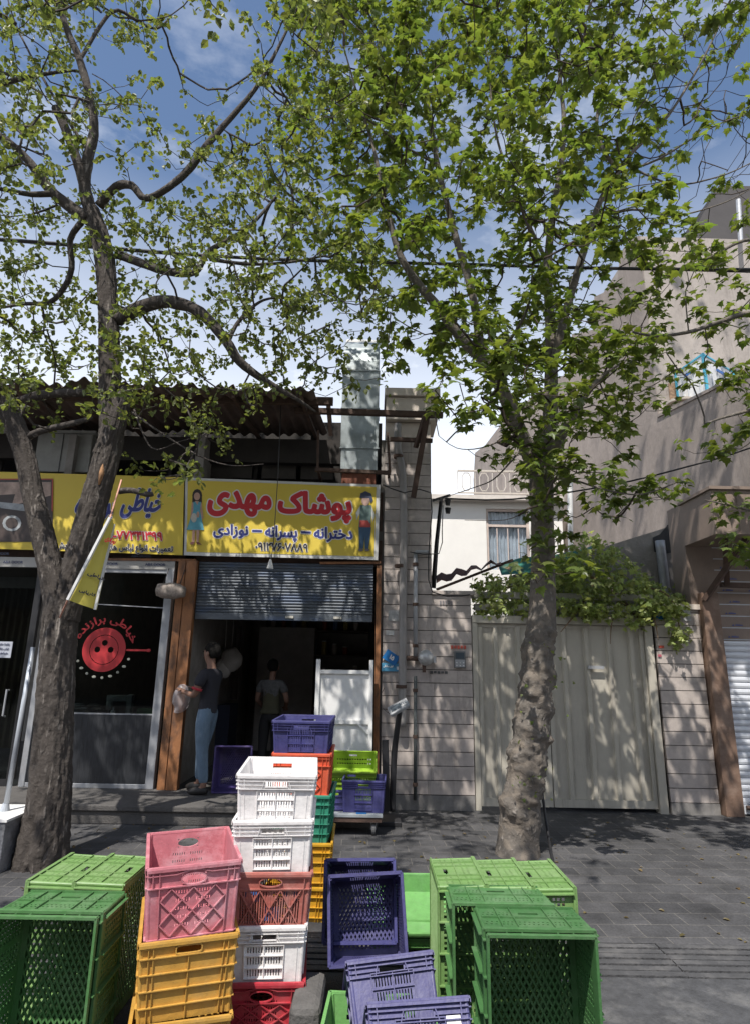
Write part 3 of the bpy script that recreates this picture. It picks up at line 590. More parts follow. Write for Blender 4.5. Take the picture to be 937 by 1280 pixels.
# bundle strapped beside the tailor window
bu = thing('wrapped_bundle', 'mottled grey wrapped bundle hanging at the top of the white window frame', 'bundle', tuple(at(213, 738, 7.7)))
a_, c_ = at(197, 737, 7.72), at(231, 740, 7.72); b = MB(); pts = [a_ + (c_ - a_) * i / 12 for i in range(13)]
b.tube(pts, [.07 + .03 * math.sin(math.pi * i / 12) for i in range(13)], 16, disp=lambda p, d, i: 1 + .25 * noise.noise(p * 9 + d * 2))
b.build('roll', mat('mottled_sack', (.28, .24, .21), .9, .5, 30, .6, 60), bu, smooth=True)
for s in (.2, .8):
    q = a_ + (c_ - a_) * s; MB().tube([q + Vector((0, 0, .09)), q + Vector((0, .15, .3))], .006, 5).build('strap', m_black, bu)

# ================================================================== DUCT, RAILS, LOFT TANK
YD = 7.95
xd0, xd1 = X(425, 570, YD), X(472.5, 570, YD); zd0, zd1 = Z(450, 592, YD), Z(450, 452, YD)
m_galv = mat('galvanised_sheet', (.34, .38, .39), .45, .22, 5, .1, 20, metal=.45, dirt=(.2, .2, .19), dscale=2.2, damt=.5)
du = thing('air_duct', 'tall galvanised metal air duct rising through the canopy gap', 'duct', ((xd0 + xd1) / 2, YD + .2, zd0))
zj = Z(450, 560, YD); zj2 = Z(450, 462, YD)
b = MB(); b.box(xd0 + .01, xd1 - .01, YD + .01, YD + .42, zd0 + .02, zj - .004); b.box(xd0, xd1, YD, YD + .43, zj, zj2 - .005); b.build('duct_shaft', m_galv, du, bevel=.006)
b = MB(); n = 8; vs = []                                                     # the elbow bends back over the roof
for i in range(n + 1):
    a = R(90) * i / n; yc, zc2 = YD + .75, zj2
    for rr_ in (.75, .32):
        for xx in (xd0 + .004, xd1 - .004): vs.append((xx, yc - rr_ * math.cos(a), zc2 + rr_ * math.sin(a)))
fs = []
for i in range(n):
    q = i * 4; fs += [(q, q + 1, q + 5, q + 4), (q + 2, q + 6, q + 7, q + 3), (q, q + 4, q + 6, q + 2), (q + 1, q + 3, q + 7, q + 5)]
b.add(vs, fs); b.build('elbow', m_galv, du)
b = MB()
for zz in (zj, zj2 - .02, (zj + zj2) / 2): b.box(xd0 - .008, xd1 + .008, YD - .008, YD + .438, zz - .008, zz + .008)
b.build('seam', m_galv, du)
b = MB(); b.box(xd0 + .03, xd1 - .03, YD + .05, YD + .38, zd0 - .14, zd0 + .018); b.build('grille', mat('terracotta_grille', (.2, .07, .04), .8, .4, 12), du)
cl = thing('air_cooler', 'pale evaporative cooler on the roof behind the galvanised duct', 'air cooler', (X(450, 430, 9.4), 9.3, 5.6))
x0, x1 = X(432, 440, 9.3), X(474, 440, 9.3); MB().box(x0, x1, 9.3, 10.0, Z(450, 470, 9.3), Z(450, 424, 9.3)).build('cabinet', m_white, cl, bevel=.02)
for k in range(5):
    zz = Z(450, 462, 9.3) + k * .09; MB().box(x0 + .05, x1 - .05, 9.285, 9.299, zz, zz + .03).build('louvre', m_white, cl)
fr = thing('duct_bracket', 'rusty steel frame carrying the foot of the galvanised duct', 'bracket', (X(450, 590, 7.8), 7.8, Z(450, 590, 7.8)))
zz = Z(450, 588, 7.75) - .01
for a_, c_ in (((395, 588), (487, 592)), ):
    MB().bar(at(394, 587, 7.72), at(488, 591, 7.72), .045).build('bar', m_rust, fr)
MB().bar(at(397, 590, 7.72), at(398, 538, 7.72), .03).build('bar', m_rust, fr); MB().bar(at(487, 590, 7.72), at(484, 541, 7.72), .03).build('bar', m_rust, fr)
for px in (398, 486): MB().bar(at(px, 589, 7.75), at(px, 589, 7.75) + Vector((0, .5, .0)), .035).build('bar', m_rust, fr)
rl = thing('steel_rail_frame', 'long brown steel rail with slanting props over the tiled wall', 'steel frame', tuple(at(450, 515, 7.5)))
MB().bar(at(368, 513, 7.5), at(553, 519, 7.5), .07).build('rail', m_rust, rl)
MB().bar(at(487, 549, 7.6), at(540, 551, 7.6), .05).build('rail', m_rust, rl)
MB().bar(at(535, 512, 7.46), at(516, 622, 7.7), .07).build('prop', m_rust, rl)
MB().bar(at(531, 518, 7.44), at(519, 560, 7.6), .05).build('prop', m_rust, rl)
MB().bar(at(410, 500, 7.6), at(414, 545, 7.8), .05).build('prop', m_rust, rl)
tk = thing('white_cabinet', 'dusty pale metal cabinet on top of the left shop behind the tree', 'cabinet', tuple(at(78, 588, 8.15)))
x0, x1 = X(44, 570, 8.15), X(113, 570, 8.15); zA, zB = Z(78, 590, 8.15), Z(78, 542, 8.15)
MB().box(x0, x1, 8.15, 8.27, zA, zB).build('body', mat('dusty_pale_metal', (.3, .3, .28), .6, .2, 4, dirt=(.14, .12, .1)), tk, bevel=.01)
MB().box(x0 + .36, x0 + .37, 8.142, 8.149, zA, zB).build('door_seam', m_black, tk)
MB().box(x0 - .03, x1 + .05, 8.12, 8.27, zB + .002, zB + .04).build('lid', mat('dusty_pale_metal', (.3, .3, .28)), tk)
# ================================================================== TILED WALL AND ITS FITTINGS
m_tile = mat('travertine_tile', (.46, .405, .37), .6, .18, 5, .15, 30, dirt=(.20, .18, .17), dscale=2.2, damt=.6)
m_joint = mat('tile_joint', (.06, .055, .05), .9)
CH = .163
def courses(mb, x0, x1, y, z0, z1, cuts=()):
    z = z0; k = 0
    while z < z1 - .02:
        zt = min(z + CH, z1); xs = [x0] + sorted(c + (0.02 * ((k * 37) % 5 - 2)) for c in cuts if x0 < c < x1) + [x1]
        for a, c in zip(xs, xs[1:]):
            q = .0015 * ((k * 13 + int(a * 100)) % 4)
            mb.box(a + .0015, c - .0015, y - q, y + .03, z + .0045, zt - .0045)
        z += CH; k += 1
tw = thing('tiled_wall', 'pale stone tiled wall strip between the open shop and the metal gate', 'wall', (X(532, 1008, YF), YF, 0))
x0, x1, x2 = X(476.5, 900, YF), X(539, 700, YF), X(591, 900, YF)
zcap = Z(565, 742, YF); ztop = Z(510, 548, YF)
b = MB(); courses(b, x0, x2, YF, .17, zcap - .02, ((x0 + x1) / 2 + .3, x1)); courses(b, x0, x1, YF, zcap - .02 + .003, ztop, ((x0 + x1) / 2,)); b.build('tile_facing', m_tile, tw)
b = MB(); b.box(x0 - .0, x2, YF + .031, YF + .3, 0, zcap - .02); b.box(x0, x1, YF + .031, YF + .6, zcap - .019, ztop); b.build('wall_core', m_joint, tw)
b = MB(); b.box(x0 + .0, x2 + .0, YF - .012, YF + .03, 0, .165); b.build('plinth', mat('grey_plinth', (.2, .19, .18), .8, .3, 8, .3, 30), tw)
b = MB(); b.box(x1 + .002, x2 + .05, YF - .04, YF + .36, zcap - .018, zcap + .035); b.build('coping', m_tile, tw, bevel=.005)
b = MB(); b.box(X(482, 520, YF), X(546, 540, YF), YF - .08, YF + .6, Z(510, 527, YF), Z(510, 500, YF)); b.box(X(480, 520, YF), X(549, 540, YF), YF - .13, YF + .62, Z(510, 499, YF), Z(510, 490, YF)); b.box(x0, x1, YF + .02, YF + .5, ztop + .002, Z(510, 528, YF)); b.build('cornice', mat('beige_render', (.60, .53, .46), .8, .1, 5), tw)
m_pipe = mat('grey_pipe', (.27, .255, .245), .5, .15, 5, dirt=(.14, .11, .1), damt=.5)
def pipe(name, pts, r, label, m=m_pipe, clamps=True, cat='pipe', group=None):
    t = thing(name, label, cat, tuple(pts[-1]), group=group); pp, rr_ = smoothpath([(*p, r) for p in pts], .15) if len(pts) > 2 else (pts, [r] * len(pts))
    MB().tube(pp, rr_, 12).build('pipe_run', m, t, smooth=True)
    if clamps:
        L = [pts[0] + (pts[-1] - pts[0]) * s for s in (.12, .5, .88)]
        for q in L: MB().tube([q + Vector((0, 0, -.02)), q + Vector((0, 0, .02))], r * 1.35, 12).build('clamp', m_rust, t)
    return t
xp = X(503, 700, 7.93)
pipe('drain_pipe', [Vector((xp - .08, 7.9, Z(497, 530, 7.9))), Vector((xp - .08, 7.9, Z(497, 560, 7.9))), Vector((xp, 7.9, Z(503, 620, 7.9))), Vector((xp, 7.9, .95))], .05, 'thick grey drain pipe on the tiled wall beside the yellow banner')
xp2 = X(519, 700, 7.9)
pipe('gas_pipe', [Vector((xp2, 7.93, Z(519, 690, 7.93))), Vector((xp2, 7.93, Z(519, 824, 7.93)))], .028, 'bright thin pipe running down to the round meter on the tiled wall', m_alu)
pipe('conduit', [Vector((xp2 + .0, 7.94, Z(519, 845, 7.94))), Vector((xp2, 7.94, .12))], .022, 'dark speckled conduit below the round meter', mat('dark_conduit', (.08, .09, .09), .6, .5, 40))
MB().tube([(xp2, 7.93, Z(519, 690, 7.93)), (X(535, 690, 7.93), 7.93, Z(535, 690, 7.93))], .025, 10).build('pipe_elbow', m_alu, bpy.data.objects['gas_pipe'])
mt = thing('gas_regulator', 'round metal gas regulator fixed to the tiled wall near the intercom', 'gas regulator', tuple(at(531, 823, 7.85)))
c_ = at(532, 822, 7.85)
MB().tube([c_ + Vector((0, .1, 0)), c_ + Vector((0, .05, 0)), c_ + Vector((0, .02, 0)), c_ + Vector((0, -.03, 0)), c_ + Vector((0, -.06, 0))], [.05, .095, .1, .085, .03], 24).build('dome', mat('cast_alu', (.5, .5, .5), .45, .2, 20, metal=.5), mt, smooth=True)
MB().tube([c_ + Vector((-.28, .06, -.01)), c_ + Vector((.11, .06, -.02))], .03, 10).build('pipe_fitting', m_rust, mt)
MB().tube([c_ + Vector((.1, .06, .02)), c_ + Vector((.1, .06, -.06))], .035, 8).build('valve', m_alu, mt)
MB().tube([c_ + Vector((-.02, .05, -.08)), c_ + Vector((-.02, .05, -.18))], .022, 8).build('spring_housing', m_rust, mt)
ic = thing('intercom', 'small grey door intercom with a dark screen on the tiled wall', 'intercom', tuple(at(573, 824, 7.98)))
a_, c_ = at(567, 835, 7.97), at(581, 814, 7.97); MB().box(a_.x, c_.x, 7.955, 7.996, a_.z, c_.z).build('case', mat('grey_plastic', (.16, .16, .16), .5), ic, bevel=.006)
w_ = c_.x - a_.x; h_ = c_.z - a_.z
MB().box(a_.x + .02, c_.x - .02, 7.948, 7.954, a_.z + h_ * .55, c_.z - .02).build('screen', mat('dark_screen', (.08, .1, .12), .2), ic)
MB().box(a_.x + .012, c_.x - .012, 7.95, 7.9545, a_.z + .012, a_.z + h_ * .5).build('faceplate', m_alu, ic)
b = MB()
for i in range(3):
    for j in range(2): b.ell((a_.x + .03 + i * (w_ - .06) / 2, 7.948, a_.z + .03 + j * .035), (.008, .004, .008), 8, 6)
b.build('buttons', m_white, ic)
# house number plates
m_bl = mat('enamel_blue', (.02, .16, .42), .35, .08, 8); m_bl2 = mat('strip_blue', (.08, .28, .45), .4, .1, 8)
np_ = thing('house_number_plate', 'tilted blue house number plate with white Persian numerals above a paler blue strip', 'number plate', tuple(at(487, 822, 7.97)))
c_ = at(488.5, 822, 7.965); ca, sa = math.cos(R(-33)), math.sin(R(-33))
def PT(u, v, o=0): return (c_.x + u * ca - v * sa, 7.975 - o, c_.z + u * sa + v * ca)
b = MB(); q = [PT(-.095, -.065), PT(.095, -.065), PT(.095, .065), PT(-.095, .065)]; b.hexa([Vector(p) for p in q] + [Vector(p) + Vector((0, -.008, 0)) for p in q]); b.build('plate', m_bl, np_)
lettering('۱۵', .055, .05, lambda u, v, o: PT(-.02 + u, -.02 + v, .01 + o), m_white, np_, bold=.004, cell=.003)
sp_ = thing('blue_strip_plate', 'pale blue horizontal street plate just below the tilted number plate', 'street plate', tuple(at(487, 833, 7.97)))
a_, c2 = at(475.5, 839, 7.98), at(502, 829, 7.98); MB().box(a_.x + .01, c2.x, 7.978, 7.986, a_.z, c2.z).build('plate', m_bl2, sp_)
lettering(fa('کوی ساداتی'), .13, .035, lambda u, v, o: (a_.x + .03 + u, 7.977 - o, a_.z + .045 + v), m_white, sp_, bold=.001, cell=.003)
b = MB(); b.box(a_.x + .2, a_.x + .25, 7.972, 7.976, a_.z + .02, a_.z + .06); b.build('printed_mark', m_white, sp_)
for i, (xa_, ya_, xb2, yb2, c, l) in enumerate(((563, 807, 583, 811, (.5, .1, .07), 'red printed sticker strip above the intercom'), (485, 763, 503, 776, (.45, .45, .44), 'torn white paper notice beside the thick drain pipe'), (537, 839, 560, 842, (.1, .1, .1), 'dark stencilled strip on the tiled wall under the round regulator'), (482, 788, 492, 794, (.6, .6, .58), 'small white sticker under the torn notice'), (549, 751, 566, 756, (.2, .19, .2), 'grey ink stamp high on the tiled wall near the coping'))):
    p0, p1 = at(xa_, yb2, 7.984), at(xb2, ya_, 7.984); t = thing('wall_sticker', l, 'sticker', tuple(p0), group='stickers and stamps on the walls')
    b = MB(); n_ = 5 if i in (0, 2, 4) else 1
    for k in range(n_):
        ww = (p1.x - p0.x) / n_; b.box(p0.x + k * ww, p0.x + (k + 1) * ww - (.012 if n_ > 1 else 0), 7.985, 7.99, p0.z + (.006 if k % 2 else 0), p1.z)
    b.build('print', mat('sticker_%d' % i, c, .7, .3, 20), t)

# ================================================================== GATE
YGt = 8.06
m_gate = mat('gate_paint', (.45, .42, .355), .55, .08, 4, .1, 20, dirt=(.24, .22, .19), dscale=1.8, damt=.35, stretch=(1, 1, .5))
gt = thing('metal_gate', 'double leaf cream metal gate of ribbed sheet behind the knobbly tree', 'gate', (X(700, 1002, YGt), YGt, 0))
gx0, gx1 = X(593, 900, YGt), X(816, 950, YGt); gz1 = Z(700, 781, YGt); gz0 = .05; seam = X(688, 950, YGt)
gf = MB(); gf.box(gx0 - .02, gx0 + .05, YGt - .06, YGt + .06, 0, gz1 + .0); gf.build('gate_post', m_gate, gt, bevel=.005); gf = MB(); gf.box(gx1, gx1 + .1, YGt - .08, YGt + .06, 0, gz1 + .0); gf.build('gate_post', m_gate, gt, bevel=.005)
MB().box(gx0 - .02, gx1 + .1, YGt - .07, YGt + .06, gz1 + .002, gz1 + .1).build('top_rail', m_gate, gt, bevel=.005)
def leaf(x0, x1):
    b = MB(); prof = []; x = x0; per = .29
    while x < x1:
        for dx, dy in ((0, 0), (.19, 0), (.205, -.035), (.25, -.035), (.265, 0)):
            if x + dx < x1: prof.append((x + dx, YGt + dy))
        x += per
    prof.append((x1, YGt)); n = len(prof)
    b.add([(p[0], p[1], gz0 + .09) for p in prof] + [(p[0], p[1], gz1 - .03) for p in prof], [(i, i + 1, n + i + 1, n + i) for i in range(n - 1)])
    b.box(x0, x1, YGt - .04, YGt + .03, gz0, gz0 + .089); b.box(x0, x1, YGt - .015, YGt + .03, gz1 - .05, gz1 - .003); b.box(x0, x0 + .05, YGt - .042, YGt + .028, gz0 + .0895, gz1 - .051); b.box(x1 - .05, x1, YGt - .042, YGt + .028, gz0 + .0895, gz1 - .051)
    return b.build('gate_leaf', m_gate, gt)
leaf(gx0 + .055, seam - .006); l2 = leaf(seam + .006, gx1 - .008)
a_ = at(735, 834, 7.98); MB().box(a_.x, a_.x + .2, 7.99, 8.018, a_.z - .02, a_.z + .02).build('letter_flap', m_alu, l2)
MB().tube([(seam - .025, 8.0, 1.15), (seam - .025, 7.97, 1.15)], .03, 12).build('lock', m_rust, l2)
MB().box(gx1 + .101, X(838, 1004, 8.0) - .002, YGt + .0, YGt + .07, 0, gz1 + .1).build('side_post', m_rust, gt)
ov = thing('overhead_beams', 'two pale weathered beams spanning above the metal gate', 'beam', tuple(at(700, 750, 8.12)))
for (px, py) in ((600, 744), (600, 759)):
    a_ = at(px, py, 8.15); MB().box(X(541, py, 8.15) if py < 750 else X(592, py, 8.15), X(816, 775, 8.15), 8.1, 8.2, a_.z - .04, a_.z + .04).build('beam', mat('weathered_beam', (.42, .4, .37), .8, .2, 8), ov)
# right tiled pier
tr_ = thing('tiled_pier', 'narrow pale tiled pier right of the gate with a small blue plate', 'wall', (X(870, 1010, YF), YF, 0))
px0, px1 = X(838, 1006, YF), X(899, 1010, YF); zt2 = Z(850, 762, YF)
b = MB(); courses(b, px0, px1, YF, .13, zt2); b.build('tile_facing', m_tile, tr_)
MB().box(px0, px1, YF + .031, YF + .4, 0, zt2).build('wall_core', m_joint, tr_); MB().box(px0, px1, YF - .012, YF + .03, 0, .127).build('plinth', mat('grey_plinth', (.2, .2, .2)), tr_)
MB().box(px0 - .05, px1 + .1, YF - .03, YF + .4, zt2 + .002, zt2 + .07).build('coping', mat('beige_render', (.4, .4, .4)), tr_)
p2 = thing('small_number_plate', 'small blue plate with white numerals near the top of the right tiled pier', 'number plate', tuple(at(822, 767, 7.97)))
a_, c_ = at(815, 774, 7.975), at(829, 760, 7.975); MB().box(a_.x, c_.x, 7.975, 7.984, a_.z, c_.z).build('plate', m_bl, p2)
lettering('۱۳', .06, .05, lambda u, v, o: (a_.x + .035 + u, 7.974 - o, a_.z + .045 + v), m_white, p2, bold=.002, cell=.003)
for i, (xa_, ya_, xb2, yb2, c, l) in enumerate(((823, 807, 829, 810, (.5, .08, .05), 'upper red sticker on the right tiled pier'), (822, 818, 826, 821, (.45, .1, .14), 'lower pink sticker on the right tiled pier'), (853, 762, 862, 776, (.38, .38, .38), 'pale framed notice at the top of the right tiled pier'))):
    q0, q1 = at(xa_, yb2, 7.984), at(xb2, ya_, 7.984); b = MB(); b.box(q0.x, q1.x, 7.985, 7.99, q0.z, q1.z); tag(b.build('wall_sticker', mat('pier_sticker_%d' % i, c, .7, .3, 20)), l, 'sticker', 'stickers and stamps on the walls')

# ================================================================== RIGHT SHOP: POST, SHUTTER, PARAPET BOX
rsp = thing('corner_shop', 'closed shop at the right edge with a white shutter, brown post and boxed parapet', 'shop', (X(915, 1010, YF) + .5, YF, 0))
m_brown = mat('brown_post_paint', (.19, .12, .085), .65, .2, 6, .3, 30, dirt=(.3, .24, .2), dscale=3, damt=.5)
qx0, qx1 = px1 + .02, px1 + .24; zpt = Z(880, 742, YF)
MB().box(qx0, qx1, YF - .1, YF + .1, 0, zpt).build('post', m_brown, rsp, bevel=.006)
X8 = at(848, 630, 8.0).x; Yn = X8 / at(887, 609, 1).x; zb1 = Z(887, 609, Yn); zb0 = Z(887, 667, Yn)
m_box = mat('parapet_cladding', (.25, .19, .155), .7, .15, 4, .2, 20, dirt=(.15, .12, .1), damt=.4)
b = MB(); b.box(X8, X8 + 7, Yn, 8.0, zb0, zb1 - .03); b.box(X8 - .03, X8 + 7, Yn - .03, 8.0, zb1 - .028, zb1 + .01)
for k in range(8): b.box(X8 + .3 + k * .75, X8 + .315 + k * .75, Yn - .006, Yn - .001, zb0 + .02, zb1 - .05)
b.build('parapet', m_box, rsp)
MB().box(X8 + .02, X8 + 7, 8.001, 8.4, zpt - .6, zb1).build('wall', m_box, rsp)
MB().bar((qx0 + .02, YF - .12, zpt - .1), (X8 + .5, Yn + .2, zb0 + .01), .06).build('brace', m_rust, rsp)
MB().bar(at(905, 668, Yn + .25), at(908, 731, 7.8), .06).build('hanger', m_rust, rsp); MB().bar(at(900, 731, 7.82), at(960, 733, 7.82), .06).build('hanger', m_rust, rsp)
sw0 = qx1 + .03; zsh = zb0 + .15; b = MB(); prof = []; dz = .075; z = .12
while z < zsh:
    prof += [(0, z), (-.014, z + .012), (-.018, z + .035), (-.012, z + .062)]; z += dz
n = len(prof); b.add([(sw0, 8.02 + y, z) for y, z in prof] + [(sw0 + 5, 8.02 + y, z) for y, z in prof], [(i, n + i, n + i + 1, i + 1) for i in range(n - 1)])
m_wsh = mat('white_shutter', (.62, .64, .68), .4, .06, 3, metal=.15)
ws = b.build('roller_shutter', m_wsh, rsp)
MB().box(sw0, sw0 + 5, 7.98, 8.04, .02, .118).build('bottom_bar', m_wsh, ws)
b = MB(); zf0 = Z(910, 800, 7.99); k = 0; z = zf0
while z < zsh - .05:
    b.cur = 0; b.box(sw0 + .01, sw0 + 4.9, 7.996, 7.9985, z, z + .012)
    b.cur = 1
    for i in range(14):
        x_ = sw0 + .08 + i * .34 + .07 * (k % 2); b.add([(x_, 7.994, z + .03), (x_ + .03, 7.994, z + .03), (x_ + .018, 7.994, z + .055)], [(0, 1, 2)]); b.box(x_ + .045, x_ + .14, 7.993, 7.9945, z + .034, z + .046); b.box(x_ + .05, x_ + .11, 7.993, 7.9945, z + .05, z + .054)
    z += dz * 2; k += 1
b.build('protective_film', [mat('film_strip', (.5, .52, .56), .4), mat('film_print', (.06, .08, .25), .5)], ws)
MB().tube([(sw0 + .02, 7.94, .1), (sw0 + .15, 7.92, .09)], .025, 8).build('lock', m_rust, ws)
MB().box(sw0, 12, 8.1, 12, 0, zpt).build('wall', mat('dark_render', (.03, .03, .03)), rsp)

# ================================================================== TALL PLASTERED BUILDING
def plaster(name, c):
    m = mat(name, c, .95, .2, 2.6, 1.0, 14, dirt=tuple(q * .72 for q in c), dscale=.7, damt=.6, stretch=(1, 1, .55)); return m
m_pl = plaster('rough_plaster', (.28, .24, .215)); m_pl2 = plaster('pale_plaster', (.36, .32, .29))
P0 = at(822, 522, 11.5); dv = Vector((-.18, 1, 0)).normalized(); nv = Vector((dv.y, -dv.x, 0))
tb = thing('plastered_building', 'tall grey brown building with rough plastered windowless walls at the right', 'building', (P0.x + 2, P0.y + 2, 0))
sil = [(797, 296), (787, 297), (774, 318), (771, 350), (753, 366), (742, 371), (740, 412), (714, 418), (710, 466), (690, 476), (660, 500), (640, 512), (622, 535), (606, 556), (593, 566), (591, 600)]
T3 = [atp(px, py, P0, nv) for px, py in sil]
corner_top = T3[0]; corner = Vector((P0.x, P0.y, 0)); T3[0] = Vector((corner.x, corner.y, corner_top.z))
near = atp(937, 465, P0, nv); ledge0 = Vector((corner.x, corner.y, P0.z))
t_near = (8.9 - P0.y) / dv.y; slope = (near.z - P0.z) / max(.1, (near - P0).xy.length); near_end = Vector((P0.x + dv.x * t_near, 8.9, P0.z + slope * abs(t_near)))
face = [Vector((T3[-1].x, T3[-1].y, 0))] + T3[::-1] + [ledge0, near_end, Vector((near_end.x, near_end.y, 0))]
th = nv * -1                                              # thickness into the building
inn = Vector((dv.y, -dv.x, 0)); inn = inn if inn.x > 0 else -inn
b = MB(); nF = len(face); b.add(face + [p + inn * .35 for p in face], [tuple(range(nF)), tuple(range(2 * nF - 1, nF - 1, -1))] + [(i, (i + 1) % nF, nF + (i + 1) % nF, nF + i) for i in range(nF)])
b.build('party_wall', m_pl, tb)
b = MB(); fx = Vector((1, .02, 0)).normalized(); A0 = corner + Vector((.01, 0.004, 0)); A1 = A0 + fx * 7
b.hexa([Vector((p.x, p.y, 0)) for p in (A0, A1, A1 + Vector((0, 6, 0)), A0 + dv * 2.2 + inn * .36)] + [Vector((p.x, p.y, corner_top.z - .01)) for p in (A0, A1, A1 + Vector((0, 6, 0)), A0 + dv * 2.2 + inn * .36)]); b.build('upper_storey', m_pl2, tb)
b = MB(); zz = corner_top.z; ww = at(880, 300, 13.5)
b.box(X(905, 280, 14), X(905, 280, 14) + 8, 14, 19, 0, Z(905, 232, 14)); b.add([(X(905, 280, 14), 14, Z(905, 232, 14)), (X(905, 280, 14), 14, zz - 1), (X(868, 285, 14), 14, zz - 1), (X(868, 285, 14), 14, Z(868, 285, 14))], [(0, 1, 2, 3)])
b.build('roof_structure', mat('dark_roof_render', (.07, .065, .065), .9, .2, 2), tb)
MB().tube([at(925, 302, 11.3), at(922, 250, 11.3)], .05, 8).build('roof_pipe', m_alu, tb)
b = MB(); L_ = 8
for i in range(L_):                                        # coping along the lower wall
    p = ledge0 + (near_end - ledge0) * (i / L_); q = ledge0 + (near_end - ledge0) * ((i + 1) / L_)
    b.hexa([p - inn * .03 + Vector((0, 0, .002)), q - inn * .03 + Vector((0, 0, .002)), q + inn * .38 + Vector((0, 0, .002)), p + inn * .38 + Vector((0, 0, .002)), p - inn * .03 + Vector((0, 0, .06)), q - inn * .03 + Vector((0, 0, .06)), q + inn * .38 + Vector((0, 0, .06)), p + inn * .38 + Vector((0, 0, .06))])
b.build('wall_coping', m_pl, tb)
cb = corner + Vector((.02, -.006, 0)); b = MB(); b.box(cb.x + .25, cb.x + .5, cb.y - .03, cb.y - .003, P0.z + .3, P0.z + .75)
b.build('broken_brick_patch', mat('bare_brick', (.3, .2, .13), .9, .5, 20, 1, 30), tb)
# air conditioner
ac = thing('rooftop_cooler', 'white slatted rooftop cooler with light blue edges on the plastered wall', 'air cooler', tuple(at(884, 500, 10.6)))
c0 = at(884, 494, 10.6); lx_, rx_ = at(848, 505, 11.4), at(912, 485, 11.3); zc0 = c0.z - .25; zc1 = Z(884, 443, 10.6)
pl = [Vector((c0.x, c0.y)), Vector((rx_.x + .1, rx_.y)), Vector((rx_.x + lx_.x - c0.x + .1, 12.05)), Vector((lx_.x, lx_.y))]
b = MB(); b.hexa([Vector((p.x, p.y, zc0)) for p in pl] + [Vector((p.x, p.y, zc1)) for p in pl]); b.build('cabinet', m_white, ac)
m_cy = mat('cyan_trim', (.08, .42, .58), .5)
b = MB()
for p in pl: b.bar((p.x, p.y, zc0), (p.x, p.y, zc1 + .02), .045)
for i in range(4): b.bar((pl[i].x, pl[i].y, zc1), (pl[(i + 1) % 4].x, pl[(i + 1) % 4].y, zc1), .035)
b.build('trim', m_cy, ac)
b = MB()
for a_, c_ in ((pl[3], pl[0]), (pl[0], pl[1])):
    dd = c_ - a_; nn_ = Vector((dd.y, -dd.x)).normalized(); nn_ = nn_ if nn_.y < 0 else -nn_
    for k in range(1, 5):
        p = a_ + dd * (k / 5) + nn_ * .01; b.bar((p.x, p.y, zc0 + .05), (p.x, p.y, zc1 - .06), .014)
b.build('slats', mat('grey_slat', (.55, .58, .62), .5), ac)
for a_, c_ in ((pl[3], pl[0]), (pl[0], pl[1])):
    dd = (c_ - a_); nn_ = Vector((dd.y, -dd.x)).normalized(); nn_ = nn_ if nn_.y < 0 else -nn_; p = a_ + dd * .35 + nn_ * .03; q = a_ + dd * .68 + nn_ * .03
    MB().bar((p.x, p.y, zc1 - .2), (q.x, q.y, zc1 - .2), .012, .06).build('badge', mat('badge_blue', (.04, .15, .45), .5), ac)
pt = thing('vent_pot', 'pale round vent pot beside the white rooftop cooler', 'vent', tuple(at(850, 505, 11.3)))
c_ = at(850, 508, 11.25); MB().tube([c_ + Vector((0, 0, -.3)), c_ + Vector((0, 0, .05))], .17, 18).build('pot', mat('pale_clay', (.45, .4, .35), .8), pt, smooth=True)
MB().tube([c_ + Vector((0, 0, .052)), c_ + Vector((0, 0, .1)), c_ + Vector((0, 0, .14))], [.26, .26, .1], 18).build('cap', mat('pale_clay', (.4, .4, .4)), pt)
# low grey yard wall with pipe and tar patch behind the pier
gw = thing('yard_wall', 'grey weathered yard wall with a dark tar patch behind the tiled pier', 'wall', (X(810, 900, 9.6), 9.6, 0))
A_, B_ = at(745, 684, 9.2), at(850, 644, 9.2); C_ = at(905, 640, 9.2)
b = MB(); b.hexa([Vector((A_.x - 1.3, 9.2, 0)), Vector((C_.x, 9.2, 0)), Vector((C_.x, 9.45, 0)), Vector((A_.x - 1.3, 9.45, 0)), Vector((A_.x - 1.3, 9.2, A_.z - .45)), Vector((C_.x, 9.2, B_.z + .1)), Vector((C_.x, 9.45, B_.z + .1)), Vector((A_.x - 1.3, 9.45, A_.z - .45))])
b.build('masonry', mat('weathered_cement', (.27, .25, .23), .95, .2, 3, .8, 25, dirt=(.15, .14, .13), damt=.6), gw)
b = MB(); poly = [(834, 656), (842, 654), (851, 640), (858, 642), (858, 700), (852, 722), (843, 727), (842, 690), (832, 692), (817, 690), (815, 672), (824, 668)]
b.add([at(px, py, 9.19) for px, py in poly], [tuple(range(len(poly)))]); b.build('tar_patch', mat('tar', (.03, .03, .032), .8, .3, 8, .6, 20), gw)
pipe('standpipe', [at(824, 676, 9.1), at(830, 728, 9.1), at(836, 775, 9.1)], .07, 'pale blue grey pipe standing in front of the tar patch', m_alu, False)
pipe('wall_pipe', [at(712, 600, 11), at(712, 640, 11), at(713, 700, 11)], .05, 'white pipe on the plastered wall just right of the knobbly tree', m_white, False)

